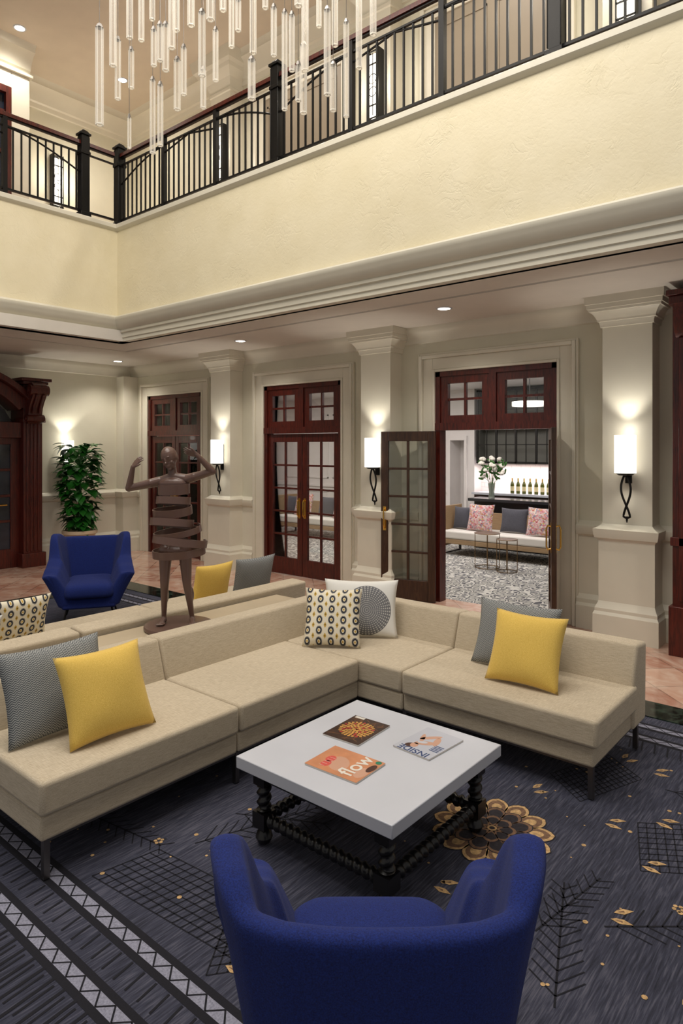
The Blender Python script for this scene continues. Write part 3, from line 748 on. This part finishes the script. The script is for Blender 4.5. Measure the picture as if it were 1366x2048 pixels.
mo = M('cover_sand', c(198, 134, 96), .35, var=.12, vs=14); mpk = M('cover_coral', c(208, 84, 76), .35); mgr = M('cover_green', c(20, 120, 90), .4)
def p3(b, w, h):
    blob(b, -.03, -.115, .05, .03, .0083, 1, .1); blob(b, .03, -.13, .04, .018, .0084, 2, 0); blob(b, -.02, .02, .07, .05, .0083, 1, .6)
    blob(b, -.055, .07, .03, .024, .0084, 3, 0); blob(b, -.005, .08, .03, .024, .0084, 3, 0)
    for k in range(5): flat(b, [(-.08+k*.021, .06), (-.0785+k*.021, .06), (-.0785+k*.021, .092), (-.08+k*.021, .092)], .0086, 4)
    blob(b, .095, -.125, .015, .015, .0087, 5)
m3 = mag('magazine with a resting woman on a sand cover', (-1.98, 2.385, TZ), radians(92), .23, .30, [mo, msk, mhair, mpk, paper, mgr], p3)
text(m3, 'flow', .115, (.01, -.06, .0088), 0, paper)

# ------------------------------------------------------------ statue
st_m = M('satin_bronze_brown', c(98, 73, 64), .34, bump=.08, bs=90, Coat_Weight=.2)
sc = thing('ribbon_figure_statue', 'bronze brown statue of a woman formed by spiral ribbons', 'statue', (-4.13, 3.03, .552), (0, 0, radians(40)))
B().lathe([(.02, 0), (.25, 0), (.255, .01), (.255, .022), (.25, .03), (.02, .03)], 48).obj('statue_base', st_m, sc)
b = B()
hb = B()
hb.ell((0, .0, .012), (.058, .070, .074), 24); hb.ell((0, -.020, -.035), (.041, .046, .054), 18)
hb.ell((0, -.066, -.008), (.008, .014, .024), 10); hb.ell((0, -.078, -.024), (.011, .010, .008), 10)
hb.ell((0, -.062, -.048), (.017, .009, .0045), 10); hb.ell((0, -.060, -.057), (.014, .009, .0055), 10); hb.ell((0, -.05, -.076), (.016, .014, .013), 10)
for sx in (-1, 1):
    hb.ell((sx*.021, -.060, .016), (.016, .009, .0045), 10); hb.ell((sx*.021, -.054, -.002), (.012, .009, .0075), 10)
    hb.ell((sx*.057, .005, -.01), (.008, .015, .022), 10); hb.ell((sx*.03, -.045, -.03), (.014, .014, .014), 10)
mt = Matrix.Rotation(radians(-14), 3, 'Y') @ Matrix.Rotation(radians(-18), 3, 'Z') @ Matrix.Rotation(radians(10), 3, 'X')
b.add([mt @ Vector(p)+Vector((-.068, -.005, 1.272)) for p in hb.v], hb.f)
b.cap((-.060, .012, 1.225), (-.048, .012, 1.12), .031, .035)
b.cap((-.048, .012, 1.13), (-.13, .012, 1.10), .034, .036); b.cap((-.048, .012, 1.13), (.04, .012, 1.115), .034, .036)
b.ell((-.045, .005, 1.075), (.115, .062, .055), 18)
shL, elL, wrL = (-.145, .01, 1.095), (-.365, -.03, 1.045), (-.325, -.06, 1.205)
shR, elR, wrR = (.055, .01, 1.11), (.255, -.02, 1.17), (.145, -.06, 1.295)
for a_, e_, w_ in ((shL, elL, wrL), (shR, elR, wrR)):
    b.cap(a_, e_, .038, .026, 14); b.cap(e_, w_, .027, .017, 14)
    b.ell(Vector(a_).lerp(Vector(e_), .3), (.036, .038, .036), 12)
def hand(w_, d, up):
    w_ = Vector(w_); d = Vector(d).normalized(); up = Vector(up).normalized(); side = d.cross(up).normalized()
    for k in range(4):
        o = (k-1.5)*.0125; base = w_+d*.045+side*o; mid = base+d*(.032-.003*abs(k-1.2))+up*.004+side*(k-1.5)*.003; tip = mid+d*(.024-.003*abs(k-1.2))+up*(.014)
        b.cap(w_+d*.006+side*o*.6, base, .0105, .0085, 8); b.cap(base, mid, .0062, .0055, 8); b.cap(mid, tip, .0055, .0042, 8)
    tb = w_+d*.018-side*.018; b.cap(tb, tb+d*.022-side*.018, .008, .0065, 8); b.cap(tb+d*.022-side*.018, tb+d*.042-side*.022+up*.005, .0062, .005, 8)
hand(wrL, (.62, -.1, .75), (.5, .8, -.4)); hand(wrR, (-1, -.1, .3), (-.2, .8, .5))
o = b.obj('figure_bust', st_m, sc)
m = o.modifiers.new('r', 'REMESH'); m.mode = 'VOXEL'; m.voxel_size = .0036; m.use_smooth_shade = True
m = o.modifiers.new('s', 'SMOOTH'); m.iterations = 2; m.factor = .5
b = B()
for sx, fx, hxp in ((-1, -.115, -.10), (1, .095, .045)):
    hip = (hxp, .0, .58); kn = ((hxp+fx)/2-.005*sx, -.02, .33); an = (fx, .01, .085)
    b.cap(hip, kn, .052, .032, 16); b.cap(kn, an, .032, .018, 16); b.ell(((kn[0]+an[0])/2, .012, .24), (.031, .034, .07), 14)
    dx = .28*sx if sx > 0 else -.1
    ft = Vector((dx, -1, 0)).normalized(); a0 = Vector(an)
    b.cap(a0+Vector((0, .018, -.032)), a0+Vector((0, 0, 0)), .02, .019, 12)
    b.cap(a0+Vector((0, .0, -.02)), a0+ft*.075+Vector((0, 0, -.04)), .022, .014, 12)
    sd = Vector((-ft.y, ft.x, 0))
    for k in range(5):
        q = a0+ft*.08+sd*(k-2)*.0105+Vector((0, 0, -.043)); b.cap(q-ft*.03, q+ft*(.022-.003*k if sx < 0 else .01+.003*k), .009, .0065, 8)
b.ell((-.03, .0, .575), (.09, .055, .045), 16)
o = b.obj('figure_legs', st_m, sc)
m = o.modifiers.new('r', 'REMESH'); m.mode = 'VOXEL'; m.voxel_size = .0045; m.use_smooth_shade = True
m = o.modifiers.new('s', 'SMOOTH'); m.iterations = 3; m.factor = .5
def ribbon(cx, cz, rx, ry, hh, tx, ty, k0=1, k1=1, a0=.3, a1=None, rise=.02):
    a1 = a0+2*pi*1.06 if a1 is None else a1
    b = B(); N = 72; R = []; mt = Matrix.Rotation(tx, 3, 'X') @ Matrix.Rotation(ty, 3, 'Y')
    for i in range(N+1):
        q = i/N; a = a0+(a1-a0)*q; zz = rise*(q-.5); sc_ = k0+(k1-k0)*q
        r = []
        for dr, dz in ((0, -hh/2), (.008, -hh/2), (.008, hh/2), (0, hh/2)):
            p = mt @ Vector(((rx*sc_+dr)*cos(a), (ry*sc_+dr)*sin(a), dz+zz)); r.append(p+Vector((cx, .0, cz)))
        R.append(r)
    b.rings(R); return b.obj('ribbon_band', st_m, sc, smooth=50)
for args in ((-.04, 1.035, .108, .08, .075, .07, 0, .97, 1.04), (-.045, .948, .116, .09, .055, -.12, .06, .96, 1.06), (-.052, .866, .135, .105, .06, .12, -.06, .94, 1.07), (-.058, .784, .150, .115, .055, -.14, .08, .95, 1.07),
             (-.015, .712, .165, .13, .045, .12, -.14, .94, 1.09), (.0, .643, .188, .14, .055, -.10, .13, .93, 1.09), (-.005, .565, .185, .13, .055, .10, -.05, .94, 1.06)):
    ribbon(*args)

# ------------------------------------------------------------ potted plant
e = thing('potted_plant', 'tall leafy green plant in a cream pot by the wall', 'plant', (-10.45, 5.68, 0))
B().lathe([(.05, 0), (.17, 0), (.21, .05), (.22, .35), (.25, .46), (.28, .48), (.28, .53), (.24, .53), (.22, .46), (.05, .44)], 28).obj('plant_pot', M('stone_pot', c(198, 178, 150), .6, var=.1), e)
random.seed(11)
b = B(); b.cyl((0, 0, .45), (.02, 0, 1.75), .03, .015)
for k in range(300):
    z = random.uniform(.58, 1.95); t = (z-.5)/1.5; R_ = .12+.20*sin(min(1, t*1.1)*pi*.66)
    a = random.uniform(0, 2*pi); L = random.uniform(.16, .24); w = L*.42; base = Vector((R_*.7*cos(a), R_*.7*sin(a), z))
    d = Vector((cos(a), sin(a), random.uniform(-.7, .6))).normalized(); sd = Vector((-sin(a), cos(a), 0)); nn = d.cross(sd)
    vs = []
    for i in range(7):
        q = i/6; ww = w*sin(pi*min(1, q*.93+.07)**.8)*.9; dr = -nn*(q*q*.07) if nn.z > 0 else nn*(q*q*.07)
        m_ = base+d*L*q+dr; up_ = Vector((0, 0, .018*sin(pi*q)))
        vs += [m_-sd*ww+up_, m_, m_+sd*ww+up_]
    fs = []
    for i in range(6): fs += [(i*3, i*3+1, i*3+4, i*3+3), (i*3+1, i*3+2, i*3+5, i*3+4)]
    b.add(vs, fs); b.cyl((0, 0, z-.08), base, .004, n=5)
b.obj('foliage', M('glossy_leaf', c(34, 96, 30), .3, var=.45, vs=6), e, smooth=80)

# ------------------------------------------------------------ sconces
def sconce(loc, label, rot=0, group='iron and white wall sconces'):
    e = thing('wall_sconce', label, 'lamp', loc, (0, 0, rot), group)
    B().lathe([(.09, 0.003), (.1, 0.003), (.1, .37), (.09, .37)], 32, (0, -.115, 0)).obj('lamp_shade', shade_m, e)
    b = B(); y = -.115
    for s in (-1, 1):
        pts = []
        for k in range(25):
            t = k/24; z = .0-.46*t
            x = s*.05*sin(t*pi*1.45)*(1-t*.3) if t < .95 else s*.0
            pts.append((x, y+.05*t, z))
        b.tube(pts, .011, 8)
    b.cyl((0, y, -.03), (0, y, .2), .01); b.box(-.03, .03, -.02, -.0, -.1, .3); b.cyl((0, -.01, .1), (0, y, .1), .008); b.cyl((0, y+.05, -.42), (0, y+.05, -.48), .012, .006)
    b.cyl((0, y, -.02), (0, y, .0), .06, .09, 20)
    b.obj('iron_bracket', iron_m, e); return e
s1 = sconce((-2.03, 6.8, 1.65), 'white cylinder wall sconce with looped black iron bracket')
for x in (-5.1, -8.14): copy_thing(s1, (x, 6.8, 1.65))
copy_thing(s1, (-11.1, 5.75, 1.65), (0, 0, radians(90)))
u1 = thing('wall_sconce', 'tall rectangular lit sconce with black iron grille', 'lamp', (-5.10, 6.8, 6.1), group='tall iron sconces on the upper level')
B().box(-.085, .085, -.1, -.01, 0, .78).obj('lamp_shade', lit_m, u1, bevel=.01)
b = B()
for x in (-.095, .085): b.box(x, x+.012, -.115, -.0, -.06, .84)
for z in (-.04, .12, .64, .8): b.box(-.095, .097, -.115, -.1, z, z+.015)
for z in (.3, .46): b.tube([(.06*cos(t*pi/8), -.112, z+.06*sin(t*pi/8)) for t in range(16)], .006, 6, closed=True)
b.box(-.004, .004, -.115, -.105, 0, .78); b.box(-.06, .06, -.012, 0.0, -.06, .84)
b.obj('iron_grille', iron_m, u1)
for p, r in (((-8.14, 6.8, 6.1), 0), ((-2.03, 6.8, 6.1), 0), ((LX, 5.58, 6.05), pi/2)): copy_thing(u1, p, (0, 0, r))

# ------------------------------------------------------------ downlights
def lamp(kind, name, loc, energy, col=(1, .92, .82), rot=(0, 0, 0), **kw):
    l = bpy.data.lights.new(name, kind); l.energy = energy; l.color = col
    for k, v in kw.items(): setattr(l, k, v)
    o = bpy.data.objects.new(name, l); COL.objects.link(o); o.location = loc; o.rotation_euler = rot; return o
d1 = thing('recessed_downlight', 'round recessed ceiling downlight', 'lamp', (-3.76, 6.2, CZ), group='recessed ceiling downlights')
B().lathe([(.01, -.004), (.065, -.004), (.065, -.001), (.01, -.001)], 24).obj('lens', down_m, d1)
B().lathe([(.066, -.002), (.068, -.008), (.088, -.005), (.09, -.0), (.066, .0)], 28).obj('trim_ring', white_m, d1)
for p in ((-7.1, 6.25, CZ), (-10.4, 6.35, CZ), (-9.8, 4.4, TOP), (-9.88, 6.12, TOP), (-10.1, 3.0, CZ)): copy_thing(d1, p)
for p in ((-3.76, 6.2), (-7.1, 6.25), (-10.4, 6.35), (-.6, 6.2)):
    lamp('SPOT', 'downlight_beam', (p[0], p[1], CZ-.02), 95, spot_size=radians(130), spot_blend=.9, shadow_soft_size=.06)
for x in (-2.03, -5.1, -8.14):
    lamp('SPOT', 'sconce_uplight', (x, 6.66, 2.05), 15, (1, .94, .84), rot=(pi, 0, 0), spot_size=radians(92), spot_blend=.6, shadow_soft_size=.05)
    lamp('SPOT', 'sconce_downlight', (x, 6.66, 1.62), 5, (1, .94, .84), spot_size=radians(110), spot_blend=.8, shadow_soft_size=.05)
    lamp('POINT', 'sconce_bulb', (x, 6.685, 2.08), .6, (1, .95, .87), shadow_soft_size=.05)
    lamp('POINT', 'sconce_bulb', (x, 6.55, 6.5), 12, (1, .92, .8), shadow_soft_size=.1)
lamp('SPOT', 'sconce_uplight', (LX+.14, 5.75, 2.05), 15, (1, .94, .84), rot=(pi, 0, 0), spot_size=radians(100), spot_blend=.5, shadow_soft_size=.03)
lamp('POINT', 'sconce_bulb', (LX+.12, 5.75, 2.1), 1, (1, .95, .87), shadow_soft_size=.05)
lamp('POINT', 'sconce_bulb', (LX+.3, 5.62, 6.5), 14, (1, .92, .8), shadow_soft_size=.1)
for p in ((-9.8, 4.4), (-9.88, 6.12), (-6.7, 6.1), (-3.6, 6.1)): lamp('SPOT', 'downlight_beam', (p[0], p[1], TOP-.02), 110, spot_size=radians(140), spot_blend=.8, shadow_soft_size=.06)
lamp('AREA', 'atrium_fill_light', (-3.2, 1.4, 7.9), 400, (1, .95, .88), shape='RECTANGLE', size=5.5, size_y=4.5)  # added area lamp out of view, stands in for a skylight
for p in ((-3.3, 3.2), (-5.6, 3.0), (-1.2, 2.8)): lamp('POINT', 'fascia_fill_light', (p[0], p[1], 6.9), 44, (1, .92, .80), shadow_soft_size=.25)  # added point lamps above the view, brighten the fascia and upper walls
lamp('AREA', 'lounge_light', (-5.2, 9.6, 3.05), 115, (1, .94, .9), shape='RECTANGLE', size=4, size_y=2.2)
lamp('AREA', 'lounge_light', (-9.8, 9.4, 3.05), 90, (1, .92, .86), shape='RECTANGLE', size=4, size_y=2.2)
lamp('AREA', 'bar_light', (-5.0, 12.25, 1.56), 24, (1, .88, .84), shape='RECTANGLE', size=3.0, size_y=.1)
W = bpy.data.worlds.new('world'); S.world = W; W.use_nodes = True
W.node_tree.nodes['Background'].inputs[0].default_value = (1, .95, .9, 1); W.node_tree.nodes['Background'].inputs[1].default_value = .34

# ------------------------------------------------------------ railings
def railing(name, p0, p1, posts, newels, label):
    p0 = Vector(p0); p1 = Vector(p1); d = p1-p0; L = d.length; ang = atan2(d.y, d.x)
    e = thing(name, label, 'railing', p0, (0, 0, ang))
    H = 1.03
    b = B(); b.prism([(-.035, H-.03), (-.03, H+.02), (0, H+.035), (.03, H+.02), (.035, H-.03)], 'X', 0, L); b.obj('handrail', wood_m, e)
    b = B(); b.box(0, L, -.018, .018, .09, .115); b.box(0, L, -.018, .018, H-.05, H-.031); b.box(0, L, -.014, .014, H-.15, H-.13)
    allp = sorted(posts+newels)
    for i in range(len(allp)-1):
        a, c_ = allp[i], allp[i+1]
        near = (a in newels) or (c_ in newels)
        if c_-a > .7:
            b.tube([(a+(c_-a)*k/12, 0, .60+(H-.15-.60)*sin(pi/2*(k/12 if a in newels else 1-k/12)) if near else H-.15-.1*abs(k/6-1)) for k in range(13)], .012, 6)
    b.obj('rail_bars', iron_m, e)
    for x in posts:
        b = B(); b.box(x-.028, x+.028, -.028, .028, 0, H-.03); b.obj('post', iron_m, e)
    for x in newels:
        b = B(); b.box(x-.055, x+.055, -.055, .055, 0, H+.1); b.box(x-.075, x+.075, -.075, .075, 0, .08); b.box(x-.07, x+.07, -.07, .07, H-.16, H-.12); b.box(x-.075, x+.075, -.075, .075, H+.1, H+.13)
        b.rings([[(x-q, -q, z), (x+q, -q, z), (x+q, q, z), (x-q, q, z)] for q, z in ((.06, H+.13), (.045, H+.16), (.01, H+.19))])
        for sx in (-.06, .05):
            for sy in (-.06, .05): b.box(x+sx, x+sx+.01, sy, sy+.01, .1, H+.08)
        b.obj('newel_post', iron_m, e, bevel=.004)
    first = None
    for i in range(len(allp)-1):
        a, c_ = allp[i], allp[i+1]; nb = int(round((c_-a)/.103))
        for k in range(1, nb):
            x = a+(c_-a)*k/nb
            if first is None:
                first = B().box(-.009, .009, -.009, .009, .1, H-.14).obj('baluster', iron_m, e, (x, 0, 0))
            else:
                o = first.copy(); COL.objects.link(o); o.location = (x, 0, 0)
    return e
railing('balcony_railing', (-8.55, 5.25, 5.03), (1.2, 5.25, 5.03), [1.07, 2.14, 4.28, 5.35, 7.49, 8.56], [0.0, 3.21, 6.42, 9.6], 'black iron balcony railing with mahogany handrail on long side')
railing('balcony_railing', (-8.55, 5.15, 5.03), (-8.55, -1.0, 5.03), [1.5, 2.55, 4.7], [.45, 3.62, 5.8], 'black iron balcony railing with mahogany handrail on short side')

# ------------------------------------------------------------ chandelier
g = G('glowing_clear_crystal')
lw = g.n('ShaderNodeLayerWeight', {'Blend': .35})
tr = g.n('ShaderNodeBsdfTransparent', {0: (.97, .96, .94, 1)})
pb = g.n('ShaderNodeBsdfPrincipled', {'Base Color': (1, .98, .95, 1), 'Roughness': .05, 'Emission Color': c(255, 244, 225), 'Emission Strength': .25})  # faint emission added so the glass tubes stay visible
mx = g.n('ShaderNodeMixShader')
g.set(mx.inputs[0], g.math('ADD', g.math('MULTIPLY', g.math('POWER', lw.outputs['Facing'], 1.6), .75), .08)); g.t.links.new(tr.outputs[0], mx.inputs[1]); g.t.links.new(pb.outputs[0], mx.inputs[2])
g.t.links.new(mx.outputs[0], g.out.inputs[0]); crystal_m = g.m
tip_m = M('crystal_rim_glint', c(236, 230, 216), .1, Emission_Color=c(255, 244, 225), Emission_Strength=.12)  # glints on tube rims and edges, put in as pale glowing colour
ch = thing('glass_tube_chandelier', 'chandelier of hanging hexagonal clear glass tubes', 'chandelier', (-3.2, 3.85, TOP), (0, 0, radians(40)))
tubes = [(192, 55, 248), (219, -60, 130), (229, 80, 197), (253, -40, 75), (256, 100, 175), (252, 235, 295), (276, -90, 80), (299, 160, 305), (301, 60, 130), (314, 170, 290), (313, 50, 120), (298, -70, 38), (325, 50, 140), (346, -60, 60), (348, 120, 218), (361, 95, 188),
         (376, -70, 50), (400, 140, 215), (397, 25, 150), (414, -60, 38), (425, 60, 160), (457, -60, 93), (497, 120, 197), (500, -80, 105), (470, 0, 60), (541, 15, 110), (563, 25, 218), (577, 30, 140), (590, 130, 200), (601, 90, 225), (604, -20, 140), (632, -70, 52), (648, 20, 188), (660, 130, 220), (686, 45, 232), (712, -70, 135), (740, -60, 68), (337, -20, 95), (440, -80, 20), (524, -90, 15), (590, -90, 10), (664, -60, 90)]
random.seed(21)
for (x, y0, y1) in tubes:
    dp = random.uniform(-.32, .32); k = .00376*(1+dp/5)
    lx = (x-683)*k; z1 = 1.9+(895-y1)*k-TOP; z0 = 1.9+(895-y0)*k-TOP
    r = random.choice((.021, .025, .028)) if (y1-y0) > 75 else .021
    if x == 252: r = .013
    b = B()
    R6 = lambda z, q: [(lx+q*cos(2*pi*i/6+.3), dp+q*sin(2*pi*i/6+.3), z) for i in range(6)]
    b.rings([R6(z1, r), R6(z0, r), R6(z0, r*.72), R6(z1, r*.72), R6(z1, r)], 0, cap=False)
    for kk in range(6):
        a = 2*pi*kk/6+.3; b.cyl((lx+r*cos(a), dp+r*sin(a), z1), (lx+r*cos(a), dp+r*sin(a), z0), .0013, n=4, mi=2)
    b.rings([R6(z1-.006, r*1.06), R6(z1+.004, r*1.06), R6(z1+.004, r*.8), R6(z1-.006, r*.8), R6(z1-.006, r*1.06)], 2, cap=False)
    b.cyl((lx, dp, z0), (lx, dp, z0+.03), r*1.05, r*.5, n=6, mi=1); b.cyl((lx, dp, z0+.03), (lx, dp, -.04), .0022, n=5, mi=1)
    b.obj('glass_tube', [crystal_m, steel_m, tip_m], ch, smooth=20)
B().lathe([(.02, -.05), (1.1, -.05), (1.12, -.04), (1.12, 0), (.02, 0)], 48, (-.8, 0, 0)).obj('ceiling_canopy', white_m, ch)

# ------------------------------------------------------------ carpet
b = B(); b.box(-8.2, 2.5, -2, 5.0, -.05, 0, 0)
def q(pts, mi, z=.001): b.add([(x, y, z) for x, y in pts], [tuple(range(len(pts)))], mi)
def ln(x0, y0, x1, y1, w, mi, z=.0015):
    dx, dy = x1-x0, y1-y0; L = sqrt(dx*dx+dy*dy) or 1; nx, ny = -dy/L*w/2, dx/L*w/2
    q([(x0-nx, y0-ny), (x1-nx, y1-ny), (x1+nx, y1+ny), (x0+nx, y0+ny)], mi, z)
def dot(x, y, r, mi, z=.002, n=8, rx=1, rot=0):
    q([(x+r*rx*cos(2*pi*k/n)*cos(rot)-r*sin(2*pi*k/n)*sin(rot), y+r*rx*cos(2*pi*k/n)*sin(rot)+r*sin(2*pi*k/n)*cos(rot)) for k in range(n)], mi, z)
X0, X1 = -8.1, 2.3
for yc in (1.45, 1.22, 4.62, 4.82):
    ln(X0, yc, X1, yc, .11, 1, .001); ln(X0, yc, X1, yc, .05, 2, .0015)
    x = X0; s = 1
    while x < X1: ln(x, yc-s*.024, x+.05, yc+s*.024, .007, 1, .002); x += .05; s = -s
x = X0
while x < X1:
    ln(x, 1.17, x+.02, .95, .014, 1); ln(x+.03, 1.15, x+.045, 1.0, .01, 1); ln(x, 1.39, x+.015, 1.3, .01, 1)
    ln(x, 4.56, x+.03, 4.42, .01, 1); x += .075
ln(X0, .88, X1, .88, .08, 1)
def grid(cx, cy, w, h, nx, ny, a, sk=.3):
    ca, sa = cos(a), sin(a)
    def T(u, v_): u += sk*v_; return cx+u*ca-v_*sa, cy+u*sa+v_*ca
    for i in range(nx+1): ln(*T(-w/2+w*i/nx, -h/2), *T(-w/2+w*i/nx, h/2), .006, 1)
    for i in range(ny+1): ln(*T(-w/2, -h/2+h*i/ny), *T(w/2, -h/2+h*i/ny), .0055, 1)
for a in ((-2.3, 1.75, .85, .3, 18, 7, .1), (-1.35, 3.9, .5, .3, 14, 8, 1.2), (-.75, 3.5, .5, .4, 12, 9, .6), (-.3, 2.6, .5, .4, 12, 9, 1.9), (-1.9, 1.75, .3, .25, 8, 6, .9), (-.6, 4.2, .6, .25, 14, 6, .2)): grid(*a)
def branch(x, y, a, L):
    ln(x, y, x+L*cos(a), y+L*sin(a), .008, 1); k = .05
    while k < L:
        for s in (-1, 1):
            px, py = x+k*cos(a), y+k*sin(a); t = .14*(1-k/L*.5)
            ln(px, py, px+t*cos(a+s*.8), py+t*sin(a+s*.8), .006, 1)
        k += .06
for a in ((-3.6, 1.75, .15, .9), (-2.6, 2.0, 1.2, .7), (-2.2, 1.95, -.2, .6), (-.5, 2.2, .9, .8), (-.9, 2.2, 1.9, .7), (-.4, 3.0, 1.1, .7), (-1.0, 4.0, .1, .8), (.1, 2.4, 1.5, .8), (-.7, 1.6, .5, .7), (-2.65, 2.3, .5, .5), (-1.1, 2.5, 1.4, .5), (-6.5, 3.6, .4, 1), (-6, 2.8, 1.0, .9), (-.6, 2.0, 1.2, 1.1), (-.2, 1.9, 1.8, .9), (-.9, 2.7, .7, .9)): branch(*a)
random.seed(9)
for k in range(230): dot(random.uniform(-3.6, .6), random.uniform(1.55, 4.35), random.choice((.005, .007, .009, .011)), 3)
for cx, cy in ((-2.35, 2.05), (-2.75, 1.9), (-.7, 3.0), (-.35, 3.7), (-1.2, 2.2)):
    for k in range(5): dot(cx+.017*cos(k*1.257), cy+.017*sin(k*1.257), .009, 3)
for (x, y, a) in ((-1.9, 1.6, .3), (-1.145, 3.44, .2), (-.9, 3.2, .1), (-.895, 2.76, .4), (-1.55, 3.5, .9), (-1.27, 4.2, 1.1), (-1.55, 2.47, .2), (-1.1, 4.15, .4), (-.55, 2.45, .8), (-.95, 3.62, 0)):
    for s in (0, 1):
        px, py = x+.045*s*cos(a+1.2), y+.045*s*sin(a+1.2); aa = a+s*.55-.1
        def T(u, w_): return px+u*cos(aa)-w_*sin(aa), py+u*sin(aa)+w_*cos(aa)
        q([T(0, 0), T(.035, -.018), T(.085, -.006), T(.05, .014), T(.02, .012)], 3, .002); q([T(.015, .0), T(.045, -.007), T(.045, .004)], 4, .0025)
# lotus rosette
fx, fy = -1.56, 3.03
def petal(a, r0, r1, w, mi, z):
    pts = []
    for k in range(15):
        t = k/14; pts.append((r0+(r1-r0)*t, w*(sin(pi*t**1.5)**.6 if 0 < t < 1 else 0)))
    P_ = pts+[(u, -v_) for u, v_ in pts[::-1][1:-1]]
    q([(fx+u*cos(a)-v_*sin(a), fy+u*sin(a)+v_*cos(a)) for u, v_ in P_], mi, z)
dot(fx, fy, .17, 5, .0012, 32)
for lay, (nn, r0, r1, w) in enumerate(((13, .10, .30, .058), (11, .06, .205, .046), (8, .02, .12, .036))):
    for k in range(nn):
        a = 2*pi*k/nn+lay*.2; z = .0025+lay*.0014
        petal(a, r0-.01, r1+.006, w+.005, 5, z-.0002); petal(a, r0, r1, w, 3 if lay == 0 else 4, z)
        petal(a, r0+.015, r1-.018, w*.78, 4 if lay == 0 else 5, z+.0003)
        if lay == 0: petal(a, r0+.06, r1-.05, w*.45, 3, z+.0005)
dot(fx, fy, .024, 3, .0068, 16); dot(fx, fy, .014, 5, .0072, 16)
o = b.obj('area_carpet', [carpet_m, cp_dark, cp_light, cp_gold, cp_brown, cp_slate], smooth=0, loc=(0, 0, -.0078))
tag(o, 'dark navy patterned carpet with gold petals and light border', 'carpet')

S.view_settings.view_transform = 'Standard'
S.view_settings.exposure = 0
